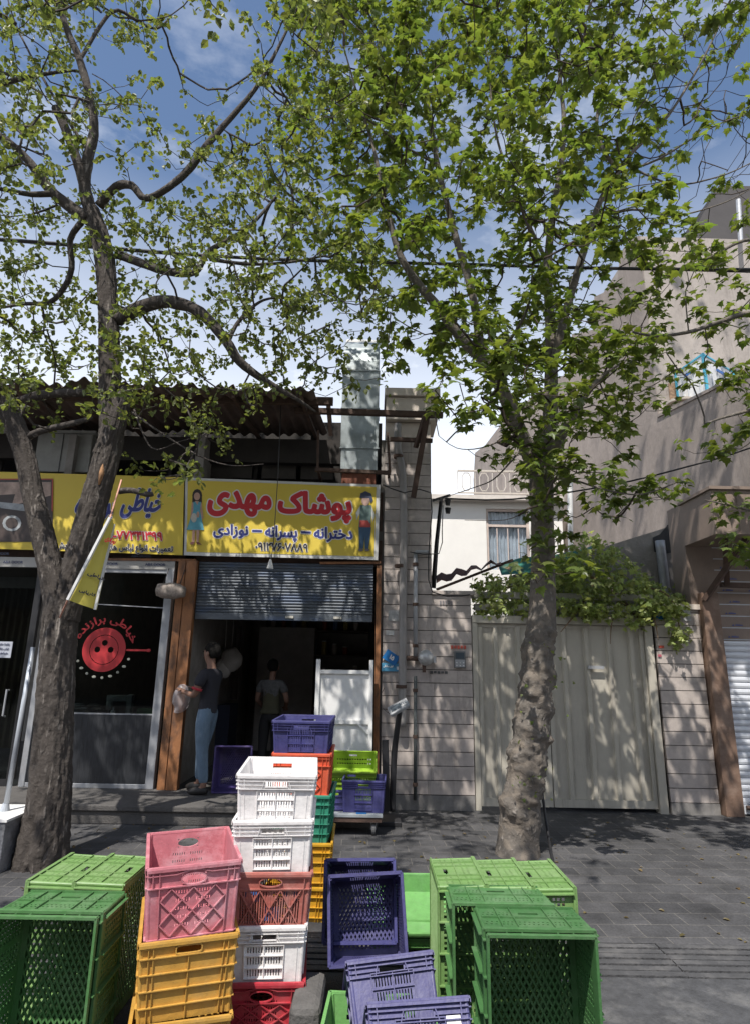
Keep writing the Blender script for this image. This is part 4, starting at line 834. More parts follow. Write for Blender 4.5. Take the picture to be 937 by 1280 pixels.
# ================================================================== WHITE HOUSE BEHIND
Yh = 15.
hs = thing('white_house', 'white courtyard house with a curtained window and a patterned balcony railing', 'house', (X(610, 800, Yh), Yh, 0))
hx0, hx1 = X(520, 700, Yh), X(705, 700, Yh); hz = Z(610, 622, Yh); m_hw = mat('white_render', (.8, .78, .74), .85, .05, 2)
wx_0, wx_1, wz_0, wz_1 = X(608, 690, Yh), X(662, 690, Yh), Z(620, 712, Yh), Z(620, 636, Yh)
b = MB(); b.box(hx0, wx_0, Yh, Yh + 5, 0, hz - .12); b.box(wx_1, hx1, Yh, Yh + 5, 0, hz - .12); b.box(wx_0 + .001, wx_1 - .001, Yh, Yh + 5, 0, wz_0); b.box(wx_0 + .001, wx_1 - .001, Yh, Yh + 5, wz_1, hz - .12); b.build('wall', m_hw, hs)
MB().box(hx0 - .1, hx1, Yh - .25, Yh + 5, hz - .119, hz).build('balcony_slab', mat('slab_edge', (.62, .57, .52), .8), hs)
wn_ = MB(); m_wf = mat('window_frame_brown', (.55, .46, .41), .6)
for a_ in (wx_0, wx_1 - .06, ): wn_.box(a_, a_ + .06, Yh + .04, Yh + .1, wz_0, wz_1)
wn_.box(wx_0 + .061, wx_1 - .061, Yh + .04, Yh + .1, wz_1 - .06, wz_1); wn_.box(wx_0 + .061, wx_1 - .061, Yh + .042, Yh + .1, Z(620, 658, Yh), Z(620, 658, Yh) + .06)
for k in range(1, 4): wn_.box(wx_0 + k * (wx_1 - wx_0) / 4 - .012, wx_0 + k * (wx_1 - wx_0) / 4 + .012, Yh + .03, Yh + .045, wz_0, Z(620, 660, Yh))
wno = wn_.build('window', m_wf, hs)
MB().box(wx_0, wx_1, Yh + .12, Yh + .125, wz_0, wz_1).build('pane', glassmat('house_glass', (.9, .93, .95)), wno)
b = MB(); n_ = 50; b.add([(wx_0 + (wx_1 - wx_0) * i / n_, Yh + .17 + .03 * math.sin(i * 1.4), z) for z in (wz_0, wz_1) for i in range(n_ + 1)], [(i, i + 1, n_ + 2 + i, n_ + 1 + i) for i in range(n_)]); b.build('curtain', mat('net_curtain', (.75, .77, .8), .9), wno)
rg = MB(); rz0, rz1 = hz + .06, Z(610, 592, Yh); rx0 = X(570, 600, Yh)
rg.bar((rx0, Yh - .2, rz1), (hx1, Yh - .2, rz1), .045); rg.bar((rx0, Yh - .2, rz0), (hx1, Yh - .2, rz0), .035)
x_ = rx0; k = 0; mid = (rz0 + rz1) / 2
while x_ < hx1 - .4:
    rg.bar((x_, Yh - .2, rz0), (x_, Yh - .2, rz1), .02)
    c_ = x_ + .22; hw, hh = .11, (rz1 - rz0) / 2 - .06
    pts = [(c_ - hw * .5, mid - hh), (c_ + hw * .5, mid - hh), (c_ + hw, mid - hh * .55), (c_ + hw, mid + hh * .55), (c_ + hw * .5, mid + hh), (c_ - hw * .5, mid + hh), (c_ - hw, mid + hh * .55), (c_ - hw, mid - hh * .55)]
    for i in range(8): rg.bar((pts[i][0], Yh - .2, pts[i][1]), (pts[(i + 1) % 8][0], Yh - .2, pts[(i + 1) % 8][1]), .022)
    x_ += .44
rg.build('balcony_railing', mat('cream_railing', (.55, .5, .44), .6), hs)
# torn awning and green cloth over the gate
gc = MB(); pts = [(622, 712), (628, 700), (660, 693), (700, 690), (738, 684), (722, 698), (700, 706), (660, 716), (630, 716)]
up_, dn_ = [(622, 706), (650, 697), (690, 694), (730, 686), (741, 681)], [(626, 722), (650, 720), (690, 716), (722, 706), (739, 690)]
V_ = [Vector(at(*p, 9.0)) for p in up_] + [Vector(at(p[0], p[1] - 3, 8.75)) for p in dn_]
gc.add(V_, [(i, i + 1, 6 + i, 5 + i) for i in range(4)]); tag(gc.build('green_cloth', mat('green_awning', (.03, .17, .13), .8, .3, 8, dirt=(.3, .12, .05), dscale=6, damt=.8)), 'green patterned cloth stretched above the gate behind the tree', 'cloth')
ra = thing('rusty_sheet', 'crumpled rusty metal sheet lying on the wall coping left of the gate', 'metal sheet', tuple(at(590, 728, 8.3)))
b = MB(); vs = []
for i in range(14):
    for j in range(5):
        p = at(545 + i * 6.2, 733 - i * 2.1 + 0, 8.15 + j * .14); vs.append(p + Vector((0, 0, .04 + .035 * math.sin(i * 1.9) + .05 * noise.noise((i * .5, j * .8, 1)) + .03 * j * (1 - i / 14))))
b.add(vs, [(i * 5 + j, i * 5 + j + 1, (i + 1) * 5 + j + 1, (i + 1) * 5 + j) for i in range(13) for j in range(4)]); b.build('sheet', mat('red_rust', (.11, .05, .035), .9, .4, 10), ra, smooth=True)
MB().bar(at(545, 737, 8.2), at(640, 700, 8.3), .035).build('strut', m_rust, ra)

# ================================================================== CABLES AND POLE
def cable(pts, r, label, nm='overhead_cable', g='overhead cables'):
    P_, r_ = smoothpath([(*p, r) for p in pts], .25); return tag(MB().tube(P_, r_, 6).build(nm, mat('cable_rubber', (.015, .015, .017), .6), smooth=True), label, 'cable', g)
cable([at(-300, 282, 7.2), at(0, 299, 7.2), at(300, 322, 7.2), at(600, 331, 7.2), at(800, 336, 7.2), at(1200, 338, 7.2)], .022, 'thick twisted black cable crossing the whole picture in front of the sky')
cable([at(-300, 285, 7.25), at(0, 301, 7.25), at(250, 320, 7.25), at(500, 328, 7.25), at(937, 340, 7.25), at(1200, 345, 7.25)], .012, 'thinner black cable running just beside the thick one')
cable([at(555, 623, 8.6), at(640, 624, 8.6), at(760, 607, 8.3), at(860, 583, 8.0), at(937, 560, 7.7), at(1100, 500, 7.3)], .012, 'black cable rising to the right across the plastered wall')
cable([at(478, 606, 7.9), at(505, 616, 7.85), at(538, 616, 7.85), at(535, 700, 7.9), at(540, 740, 7.9), at(575, 745, 7.9), at(590, 742, 8.0)], .008, 'thin black wire looping over the tiled wall', 'wire', None)
cable([at(512, 690, 7.88), at(548, 692, 7.86), at(552, 660, 7.9), at(553, 632, 8.4)], .007, 'thin wire sagging from the silver pipe to the small pole', 'wire', None)
pp = thing('cable_pole', 'thin dark pole with an insulator standing behind the tiled wall', 'pole', tuple(at(541, 735, 8.45)))
MB().tube([at(541, 735, 8.45), at(545, 680, 8.45), at(551, 622, 8.45)], [.035, .03, .025], 8).build('shaft', m_black, pp)
MB().bar(at(540, 626, 8.45), at(562, 619, 8.45), .035).build('crossarm', m_black, pp)
for dy in (0, .12): MB().tube([at(559, 625, 8.42) - Vector((0, 0, dy)), at(559, 625, 8.42) - Vector((0, 0, dy + .08))], [.045, .03], 10).build('insulator', m_black, pp)

# ================================================================== TREES
def elm_leaf(mb, p, d, n, s):
    d = d.normalized(); r = d.cross(n)
    if r.length < 1e-4: r = d.orthogonal()
    r.normalize(); n = r.cross(d); w = s * .36
    c = n * (-s * .10)
    mb.add([p, p + d * s * .35 + r * w - c, p + d * s * .75 + r * w * .7 - c, p + d * s + n * (-.1 * s), p + d * s * .75 - r * w * .7 - c, p + d * s * .35 - r * w - c, p + d * s * .5], [(0, 1, 2, 3, 6), (0, 6, 3, 4, 5)])
STAR = [(0, -.05), (.16, .03), (.52, -.02), (.40, .17), (.62, .42), (.33, .40), (.30, .56), (.16, .62), (0, 1.0), (-.16, .62), (-.30, .56), (-.33, .40), (-.62, .42), (-.40, .17), (-.52, -.02), (-.16, .03)]
def plane_leaf(mb, p, d, n, s):
    d = d.normalized(); r = d.cross(n)
    if r.length < 1e-4: r = d.orthogonal()
    r.normalize(); n = r.cross(d); k1, k2 = U(.1, .75), U(0, .7)
    vs = [p + d * s * .3 + n * (.05 * s)]
    for x, y in STAR: vs.append(p + r * (x * s * .95) + d * (y * s) - n * (s * (k1 * x * x + k2 * max(0, y - .3) ** 2)))
    mb.add(vs, [(0, i, i + 1) for i in range(1, 16)] + [(0, 16, 1)])
def rv():
    while True:
        v = Vector((U(-1, 1), U(-1, 1), U(-1, 1)))
        if .05 < v.length < 1: return v.normalized()
def grow(limbs, targets, r0=.0035, seed=1, maxr=.03, bend=1.):
    """connect every target to the nearest wood already there; returns chains of (point, radius) and tips with directions"""
    random.seed(seed); nodes = []; par = []; cnt = []
    for L in limbs:
        pts, rr = smoothpath(L, .12)
        for i, p in enumerate(pts):
            if rr[i] < .2: nodes.append(p); par.append(-1)
    base = len(nodes); NP_ = np.array([tuple(p) for p in nodes] + [(0, 0, 0)] * (len(targets) * 9 + 10)); n = base
    dist = np.array([np.min(((NP_[:base] - np.array(t)) ** 2).sum(1)) for t in targets]); order = np.argsort(dist); chains = []; tips = []
    for q in order:
        t = Vector(targets[q]); d2 = ((NP_[:n] - np.array(t)) ** 2).sum(1); pen = np.where(NP_[:n, 2] > t.z + .15, 1.35, 1.0); i = int(np.argmin(d2 * pen)); a = Vector(NP_[i]); D = (t - a).length
        if D < .06: tips.append((t, rv())); continue
        m_ = max(2, min(8, int(D / .11))); chain = [i]; side = rv() * D * .12 * bend; prev = a
        for k in range(1, m_ + 1):
            s = k / m_; p = a.lerp(t, s) + side * math.sin(math.pi * s) + Vector((0, 0, -.12 * bend * D * math.sin(math.pi * s))) + rv() * .018
            if k == m_: p = t
            NP_[n] = p; nodes.append(p) if False else None; par.append(chain[-1]); chain.append(n); n += 1
        chains.append(chain); tips.append((t, (t - Vector(NP_[chain[-2]])).normalized()))
    load = np.zeros(n)
    for ch in chains: load[ch[-1]] += 1
    for k in range(n - 1, base - 1, -1): 
        if par[k] >= 0: load[par[k]] += load[k]
    mb = MB()
    for ch in chains:
        pts = [Vector(NP_[k]) for k in ch]; rr = [min(maxr, r0 * (max(1, load[k]) ** .48)) for k in ch]; rr[0] = rr[1] if len(rr) > 1 else rr[0]
        mb.tube(pts, rr, 5, cap=False)
    return mb, tips, [Vector(NP_[k]) for k in range(base, n)]
def grid_targets(cols, rows, grid, yr, per, step=60, seed=3, ok=None):
    random.seed(seed); out = []
    for j, row in enumerate(grid):
        for i, ch in enumerate(row):
            d = int(ch); k = d * per; k = int(k) + (1 if rnd() < k - int(k) else 0)
            for _ in range(k):
                px = cols + i * step + U(-.5, .5) * step; py = rows + j * step + U(-.5, .5) * step
                p = at(px, py, U(*yr))
                if ok is None or ok(p): out.append(tuple(p))
    return out
bark1 = barkmat('furrowed_bark', (.065, .056, .05), (.38, .34, .305), 24, (1, 1, .2), 1.0)
bark2 = barkmat('plane_bark', (.13, .115, .10), (.42, .38, .34), 20, (1, 1, .8), 1.0, mott=(.17, .145, .12))
m_elm = leafmat('small_green_leaf', (.11, .135, .042), (.24, .30, .05), tw=.42); m_pln = leafmat('plane_leaf', (.095, .13, .032), (.20, .28, .03), tw=.40); m_vin = leafmat('vine_leaf', (.24, .30, .09), (.42, .52, .12), tw=.38)
def px3(L): return [(*at(x, y, Y), r) for x, y, Y, r in L]
# --- forked elm
T1 = 5.7
elm = thing('forked_elm_tree', 'old forked tree with deeply furrowed bark and small leaves at the left', 'tree', tuple(atz(48, 1112, 0)))
tb0 = Vector((X(48, 1097, T1), T1, 0))
main = [(tb0.x, tb0.y, -.1, .29), (*at(50, 1085, T1), .225), (*at(58, 1030, T1), .192), (*at(63, 990, T1), .174), (*at(68, 900, T1), .153), (*at(72, 830, T1), .148), (*at(76, 775, T1), .158), (*at(80, 740, T1), .145)]
leftf = px3([(78, 765, T1, .14), (66, 720, T1, .112), (53, 665, T1, .102), (42, 620, T1, .098), (34, 580, T1, .095), (22, 540, T1 - .03, .098), (5, 500, T1 - .1, .10), (-20, 470, T1 - .15, .09), (-60, 400, T1 - .2, .07), (-90, 300, T1 - .3, .05)])
rightf = px3([(80, 775, T1, .14), (94, 720, T1, .135), (108, 665, T1, .13), (120, 620, T1, .128), (133, 575, T1, .125), (140, 540, T1, .115), (138, 500, T1, .11), (137, 440, T1, .105), (136, 390, T1, .10), (132, 330, T1, .10), (124, 290, T1, .095), (114, 262, T1, .085)])
stub = px3([(132, 570, T1, .12), (143, 535, T1 - .03, .10), (152, 505, T1 - .05, .085), (161, 486, T1 - .06, .06)])
L1 = [main, leftf, rightf, stub,
 px3([(114, 264, T1, .075), (106, 235, 5.65, .065), (110, 200, 5.6, .06), (118, 160, 5.55, .05), (111, 115, 5.5, .045), (98, 70, 5.5, .04), (82, 30, 5.5, .035), (70, -30, 5.5, .025), (66, -90, 5.5, .015)]),
 px3([(110, 250, T1, .07), (101, 215, 5.6, .055), (86, 170, 5.55, .05), (70, 135, 5.5, .045)]),
 px3([(112, 275, T1, .07), (85, 256, 5.7, .062), (62, 236, 5.65, .055), (35, 200, 5.6, .045), (8, 175, 5.5, .035), (-30, 150, 5.4, .025)]),
 px3([(66, 242, 5.65, .035), (40, 243, 5.6, .03), (10, 238, 5.5, .022), (-30, 230, 5.4, .015)]),
 px3([(102, 278, T1, .035), (88, 300, 5.8, .032), (90, 335, 5.9, .032), (80, 360, 5.95, .03), (62, 378, 6., .028), (30, 380, 6.1, .02), (0, 385, 6.2, .012)]),
 px3([(148, 318, T1, .05), (180, 330, 5.6, .045), (212, 340, 5.5, .04), (244, 340, 5.45, .034), (262, 314, 5.5, .03), (300, 292, 5.6, .024), (325, 270, 5.7, .018), (345, 245, 5.8, .01)]),
 px3([(262, 324, 5.5, .02), (310, 330, 5.6, .018), (360, 328, 5.7, .015), (405, 320, 5.9, .01)]),
 px3([(148, 400, T1, .07), (175, 385, 5.6, .068), (210, 377, 5.5, .062), (250, 390, 5.45, .056), (282, 425, 5.45, .05), (300, 452, 5.5, .045), (330, 475, 5.6, .035), (370, 498, 5.7, .02), (395, 515, 5.8, .01)]),
 px3([(285, 428, 5.45, .022), (300, 400, 5.5, .02), (330, 375, 5.6, .014), (370, 372, 5.7, .008)]),
 px3([(124, 258, T1, .05), (145, 234, 5.6, .045), (165, 232, 5.5, .042), (182, 248, 5.45, .035), (210, 235, 5.4, .035), (238, 210, 5.4, .04), (262, 178, 5.4, .036), (290, 146, 5.4, .03), (320, 110, 5.4, .024), (340, 75, 5.4, .02), (360, 35, 5.4, .014), (380, -10, 5.4, .01), (395, -60, 5.4, .006)]),
 px3([(100, 75, 5.5, .022), (140, 15, 5.6, .02), (170, 25, 5.7, .018), (195, 36, 5.8, .014), (215, 20, 5.9, .01)]),
 px3([(-20, 112, 5.6, .03), (20, 100, 5.6, .026), (60, 92, 5.6, .02), (95, 88, 5.55, .012)]),
 px3([(112, 190, 5.6, .02), (85, 150, 5.7, .018), (50, 90, 5.8, .014), (20, 30, 5.9, .01), (5, -20, 6, .006)]),
 px3([(30, 550, T1, .04), (48, 540, 5.65, .034), (75, 533, 5.6, .03), (100, 527, 5.6, .026), (116, 522, 5.6, .014)]),
 px3([(18, 505, T1 - .05, .05), (50, 494, 5.6, .045), (85, 491, 5.6, .042), (125, 492, 5.65, .035)]),
 px3([(150, 614, T1, .03), (165, 613, 5.6, .028), (185, 618, 5.55, .026), (192, 617, 5.55, .02)]),
 px3([(165, 515, 5.62, .012), (200, 540, 5.5, .009), (250, 570, 5.4, .007), (290, 582, 5.4, .005), (330, 580, 5.4, .003)]),
 px3([(168, 512, 5.62, .01), (190, 560, 5.5, .007), (225, 552, 5.45, .005), (265, 540, 5.4, .003)])]
def barkdisp(p, d, i):
    q = p * 1.0; a = noise.noise((d.x * 4.2 + q.x * 2, d.y * 4.2, q.z * 1.1)) * .16; f = noise.noise((d.x * 11, d.y * 11 + 3, q.z * 1.9)); f2 = noise.noise((d.x * 24, d.y * 24 + 9, q.z * 4.5))
    return 1 + a * .6 - max(0, .16 - abs(f)) * .75 - max(0, .14 - abs(f2)) * .5 + .05 * noise.noise((d.x * 40, d.y * 40, q.z * 22))
b = MB()
for k, L in enumerate(L1):
    big = k < 4; P_, r_ = smoothpath(L, .02 if big else .06); b.tube(P_, r_, 72 if big else 12, disp=barkdisp if big else (lambda p, d, i: 1 + .12 * noise.noise(p * 9 + d)))
b.build('trunk', bark1, elm, smooth=True)
MB().tube([at(129, 578, T1 - .108), at(127, 592, T1 - .108), at(124, 606, T1 - .108)], [.008, .028, .008], 12, disp=lambda p, d, i: 1 + .4 * noise.noise(p * 30 + d * 3)).build('broken_bark_scar', mat('raw_wood', (.33, .18, .09), .9, .4, 20, .6, 50), elm, smooth=True)
G1 = ["777 74225400"[0:3] + "7422540", "6667613530", "6755514430", "7745445540", "7643257650", "7634577650", "6535667650", "8756666760", "8866777630", "4423543000", "0001220000"]
G1 = ["7777311540", "6666312530", "6765313430", "7744234540", "7643157650", "7634577650", "6535667650", "8756667760", "8866677630", "4422443000", "0001210000"]
tg = grid_targets(-30, -30, G1, (4.5, 7.1), 2.5, seed=11, ok=lambda p: noise.noise(p * 1.3 + Vector((9, 2, 4))) > -.14) + grid_targets(-210, -90, ["666", "666", "666", "666", "666", "665"], (4.3, 7.3), 1.3, seed=5) + grid_targets(-90, -330, ["5555554", "6666655", "6666665", "6666555"], (4.2, 7.6), 1.3, seed=6)
random.seed(61)
for _ in range(250):                                   # out-of-view crown over the street, added to shade the pavement and shops
    p = (U(-5.5, .6), U(1.9, 4.6), U(5.2, 8.6))
    if p[2] - 1.65 > 1.32 * p[1] and noise.noise(Vector(p) * 1.1) > -.15: tg.append(p)
L1.append([(*at(112, 262, T1), .06), (-2.9, 4.9, 6.9, .05), (-2.4, 4.0, 7.2, .04), (-1.8, 3.2, 7.4, .03), (-1.2, 2.3, 7.5, .015)])
mb, tips, mids = grow(L1, tg, .0034, 21)
mb.build('twigs', bark1, elm)['kind'] = 'stuff'
random.seed(5); b = MB()
for p, d in tips:
    for _ in range(3):
        dd = (d * .6 + rv() * .9 + Vector((0, 0, -.15))).normalized(); ln = U(.10, .26); 
        for k in range(8):
            q = p + dd * ln * (k / 7) + Vector((0, 0, -.25 * ln * (k / 7) ** 2)) + rv() * .02
            ld = (dd * .4 + rv() + Vector((0, 0, -.2))).normalized(); elm_leaf(b, q, ld, (Vector((0, 0, 1)) + rv() * .8).normalized(), U(.042, .075))
for q in mids:
    if rnd() < .35: elm_leaf(b, q, rv(), (Vector((0, 0, 1)) + rv()).normalized(), U(.04, .065))
b.build('foliage', m_elm, elm)
print('elm leaves', len(b.f) // 2)
# --- plane tree
T2 = 6.3
pln = thing('plane_tree', 'tall plane tree with a pale mottled knobbly trunk standing before the gate', 'tree', tuple(atz(645, 1066, 0)))
q0 = atz(645, 1068, 0)
D2 = T2
pm = [(q0.x, q0.y, -.08, .22), (*at(646, 1050, D2), .19), (*at(651, 1005, D2), .178), (*at(657, 960, D2), .165), (*at(664, 905, D2), .158), (*at(669, 860, D2), .15), (*at(673, 810, D2), .145), (*at(677, 760, D2), .13), (*at(678, 700, D2), .122), (*at(677, 650, D2), .12), (*at(676, 615, D2), .13), (*at(676, 590, D2), .12)]
L2 = [pm,
 px3([(676, 600, D2, .10), (662, 570, 6.3, .09), (645, 530, 6.25, .08), (628, 490, 6.2, .075), (605, 452, 6.15, .065), (578, 425, 6.1, .06), (545, 382, 6.0, .052), (520, 352, 5.95, .045), (500, 320, 5.9, .04), (488, 280, 5.85, .034), (477, 240, 5.8, .028), (468, 190, 5.8, .02), (450, 130, 5.8, .014), (430, 60, 5.8, .008)]),
 px3([(600, 450, 6.15, .05), (596, 400, 6.2, .05), (585, 350, 6.2, .045), (570, 300, 6.2, .04), (558, 255, 6.2, .036), (546, 205, 6.2, .032), (538, 150, 6.2, .026), (528, 90, 6.2, .02), (520, 20, 6.2, .014), (515, -60, 6.2, .008)]),
 px3([(678, 600, D2, .10), (686, 550, 6.4, .088), (688, 500, 6.5, .085), (688, 440, 6.55, .07), (686, 390, 6.6, .06), (684, 330, 6.6, .052), (690, 270, 6.6, .045), (700, 210, 6.6, .038), (704, 150, 6.6, .03), (698, 80, 6.6, .022), (700, 0, 6.6, .015), (705, -80, 6.6, .008)]),
 px3([(688, 470, 6.5, .05), (700, 415, 6.4, .048), (715, 360, 6.3, .045), (730, 310, 6.2, .04), (745, 262, 6.15, .034), (762, 228, 6.1, .03), (775, 212, 6.1, .026), (790, 190, 6.1, .022), (830, 150, 6.0, .018), (860, 105, 6.0, .014), (885, 60, 5.9, .011), (912, 0, 5.9, .008), (925, -50, 5.9, .005)]),
 px3([(772, 214, 6.1, .026), (755, 190, 6.1, .024), (745, 160, 6.1, .022), (750, 120, 6.1, .018), (762, 70, 6.1, .014), (770, 0, 6.1, .010), (775, -70, 6.1, .006)]),
 px3([(684, 585, D2, .06), (698, 552, 6.2, .052), (715, 520, 6.1, .045), (730, 495, 6.05, .038), (752, 470, 6.0, .02), (775, 455, 5.95, .008)]),
 px3([(775, 215, 6.1, .016), (820, 200, 6.0, .013), (870, 170, 5.9, .010), (910, 150, 5.9, .008), (950, 140, 5.9, .005)]),
 px3([(740, 275, 6.15, .016), (790, 262, 6.0, .013), (840, 270, 5.9, .010), (900, 255, 5.9, .007), (940, 235, 5.9, .004)]),
 px3([(780, 205, 6.1, .014), (840, 230, 6.0, .010), (900, 220, 5.9, .008), (945, 200, 5.9, .005)]),
 px3([(684, 330, 6.6, .025), (660, 280, 6.5, .022), (640, 230, 6.4, .018), (620, 170, 6.3, .014), (610, 90, 6.2, .01), (605, 20, 6.2, .006)]),
 px3([(610, 455, 6.15, .02), (640, 420, 5.9, .018), (660, 380, 5.7, .014), (665, 330, 5.6, .008)]),
 px3([(545, 205, 6.2, .016), (500, 180, 6.0, .013), (460, 150, 5.8, .01), (420, 130, 5.7, .006)]),
 px3([(684, 598, D2 - .05, .014), (715, 600, 6.1, .011), (755, 612, 6.0, .009), (800, 618, 5.9, .007), (848, 602, 5.85, .005)]),
 px3([(652, 560, 6.2, .014), (635, 580, 6.1, .01), (615, 600, 6.05, .007), (590, 610, 6.0, .005), (560, 620, 5.95, .003)]),
 px3([(640, 545, 6.2, .01), (600, 560, 6.0, .006), (570, 560, 5.9, .004), (548, 545, 5.85, .003)]),
 px3([(672, 650, D2 - .1, .008), (660, 640, 6.1, .006), (630, 650, 6.0, .004), (580, 650, 5.9, .003)])]
zk0, zk1 = at(650, 1000, D2).z, at(675, 800, D2).z
burl = [at(*q, D2 - .1) for q in ((648, 985), (640, 1000), (668, 960), (656, 930), (678, 900), (655, 880), (684, 850), (660, 845), (690, 815), (668, 800), (650, 965), (690, 870), (664, 915), (642, 985), (672, 990))]
def planedisp(p, d, i):
    s = 1 + .09 * noise.noise(p * 2.2 + d * .8) + .03 * noise.noise(p * 14 + d * 5)
    if zk0 - .3 < p.z < zk1 + .35:
        w = min(1, (p.z - zk0 + .3) / .25, (zk1 + .35 - p.z) / .3)
        v = 0
        for sc_ in ((3.4, .15), (8, .13), (20, .09), (45, .045)): v += sc_[1] * abs(noise.noise(Vector((p.x, p.y, p.z * 1.5)) * sc_[0] + d * (sc_[0] * .14)))* 2
        v += .13 * max(0, math.sin(p.z * 19 + 3 * noise.noise(p * 2.5) + 1.6 * math.cos(math.atan2(d.y, d.x)))) ** 2
        s += w * (v - .13)
    return s
b = MB()
for k, L in enumerate(L2):
    P_, r_ = smoothpath(L, .022 if k == 0 else .07); b.tube(P_, r_, 64 if k == 0 else 12, disp=planedisp if k == 0 else (lambda p, d, i: 1 + .13 * noise.noise(p * 7 + d)))
b.build('trunk', bark2, pln, smooth=True)
G2 = ["99999999411", "79999995111", "69998896110", "39878864120", "16867765110", "25756664110", "15655654200", "02557753100", "00268863000", "00037751000", "00004620000", "00000321000", "00000200000"]
tg2 = grid_targets(390, -30, G2, (4.9, 7.7), 3.0, seed=8, ok=lambda p: noise.noise(p * 1.5) > -.12) + grid_targets(390, -270, ["6666666644", "7777777744", "8888888743", "8888888843"], (4.6, 7.8), 1.2, seed=9)
for a_ in ((720, 598), (745, 606), (770, 612), (795, 614), (820, 610), (845, 604), (760, 622), (700, 610)): tg2.append(tuple(at(a_[0], a_[1], U(5.9, 6.1))))
random.seed(62)
for _ in range(130):  # out-of-view plane crown, added to shade the right-hand pavement
    p = (U(.6, 5.0), U(2.3, 4.8), U(5.6, 8.8))
    if p[2] - 1.65 > 1.34 * p[1] and noise.noise(Vector(p) * 1.1 + Vector((5, 0, 0))) > -.05: tg2.append(p)
L2.append([(*at(704, 150, 6.6), .03), (2.2, 5.2, 8.6, .028), (2.3, 4.2, 8.4, .022), (2.4, 3.0, 8.2, .012)])
mb, tips, mids = grow(L2, tg2, .0036, 22)
# bare winter-thin twigs at upper right
tgb = grid_targets(690, 0, ["11246", "12466", "02466", "01366", "00244"], (5.2, 6.8), 1.6, step=55, seed=31)
mb2, _, _ = grow(L2, tgb, .003, 23, bend=.3); mb.v, mb.f = mb.v, mb.f
o_ = len(mb.v); mb.v += mb2.v; mb.f += [[o_ + i for i in f] for f in mb2.f]; mb.mi += mb2.mi
mb.build('twigs', barkmat('twig_bark', (.07, .055, .045), (.2, .16, .13), 12, (1, 1, 1), .3), pln)['kind'] = 'stuff'
def plane_crown(tips, mids, n, s0, s1, seed):
    random.seed(seed); b = MB()
    for p, d in tips:
        for _ in range(int(n * U(.5, 1.4))):
            a = (rv() + Vector((0, 0, .25)) + d * .5).normalized(); q = p + a * U(.02, .16)
            ld = Vector((a.x, a.y, a.z * .3 - U(.1, .6))).normalized(); plane_leaf(b, q, ld, (Vector((0, 0, 1)) + rv() * .55).normalized(), U(s0, s1))
    for q in mids:
        if rnd() < .10: plane_leaf(b, q + rv() * .04, (rv() + Vector((0, 0, -.3))).normalized(), (Vector((0, 0, 1)) + rv() * .7).normalized(), U(s0, s1) * .85)
    return b
b = plane_crown(tips, mids, 15, .05, .135, 4)
for i in range(36):                                      # epicormic shoots on the knobbly trunk
    q = random.choice(burl) + Vector((U(-.12, .22), U(-.2, -.05), U(-.1, .1))); plane_leaf(b, q, rv(), (rv() + Vector((0, -1, 1))).normalized(), U(.025, .05))
for i in range(90):
    q = at(U(652, 702), U(560, 700), U(5.95, 6.15)); plane_leaf(b, q, (rv() + Vector((0, 0, -.5))).normalized(), (rv() * .6 + Vector((0, -.3, 1))).normalized(), U(.08, .14))
b.build('foliage', m_pln, pln)
# --- third tree off the right edge
T3b = thing('plane_tree', 'plane tree whose leafy boughs reach in from the right edge of the picture', 'tree', tuple(atz(1110, 1075, 0)))
q0 = atz(1110, 1085, 0)
L3 = [[(q0.x, q0.y, -.05, .22), (q0.x - .05, q0.y, 1.5, .17), (q0.x - .1, q0.y, 3.2, .14), (q0.x + .0, q0.y - .1, 5, .11), (q0.x + .9, q0.y, 7, .07), (q0.x + 1.9, q0.y, 9, .03)],
 px3([(1062, 430, 5.7, .05), (1000, 400, 5.6, .035), (937, 392, 5.5, .028), (900, 402, 5.5, .022), (860, 415, 5.5, .018), (820, 420, 5.5, .014), (790, 415, 5.5, .01)]),
 px3([(1068, 560, 5.7, .045), (1010, 520, 5.6, .03), (960, 510, 5.5, .02), (910, 520, 5.4, .014), (880, 530, 5.4, .008)]),
 px3([(1060, 380, 5.7, .04), (1000, 330, 5.7, .03), (940, 300, 5.7, .02), (890, 320, 5.7, .013), (850, 340, 5.7, .008)]),
 px3([(1068, 650, 5.7, .025), (1010, 640, 5.5, .018), (950, 640, 5.4, .012), (905, 630, 5.3, .008), (880, 625, 5.3, .005)]),
 px3([(1068, 720, 5.7, .02), (1000, 700, 5.4, .014), (950, 690, 5.3, .009), (915, 680, 5.3, .005)])]
b = MB()
for k, L in enumerate(L3): P_, r_ = smoothpath(L, .05); b.tube(P_, r_, 28 if k == 0 else 10, disp=planedisp if k == 0 else None)
b.build('trunk', bark2, T3b, smooth=True)
G3 = ["0012456", "0234677", "0122577", "0236888", "0015888", "0001577", "0001255", "0000244"]
tg3 = grid_targets(750, 300, G3, (4.7, 6.6), 1.3, seed=12) + grid_targets(1020, -60, ["6777", "6777", "6777", "6777", "6777"], (4.5, 7.2), .8, seed=14)
for a_ in ((905, 636), (925, 640), (935, 690), (920, 684), (900, 625)): tg3.append(tuple(at(*a_, 5.35)))
mb, tips, mids = grow(L3, tg3, .0036, 24); mb.build('twigs', bark2, T3b)['kind'] = 'stuff'; plane_crown(tips, mids, 12, .06, .125, 6).build('foliage', m_pln, T3b)
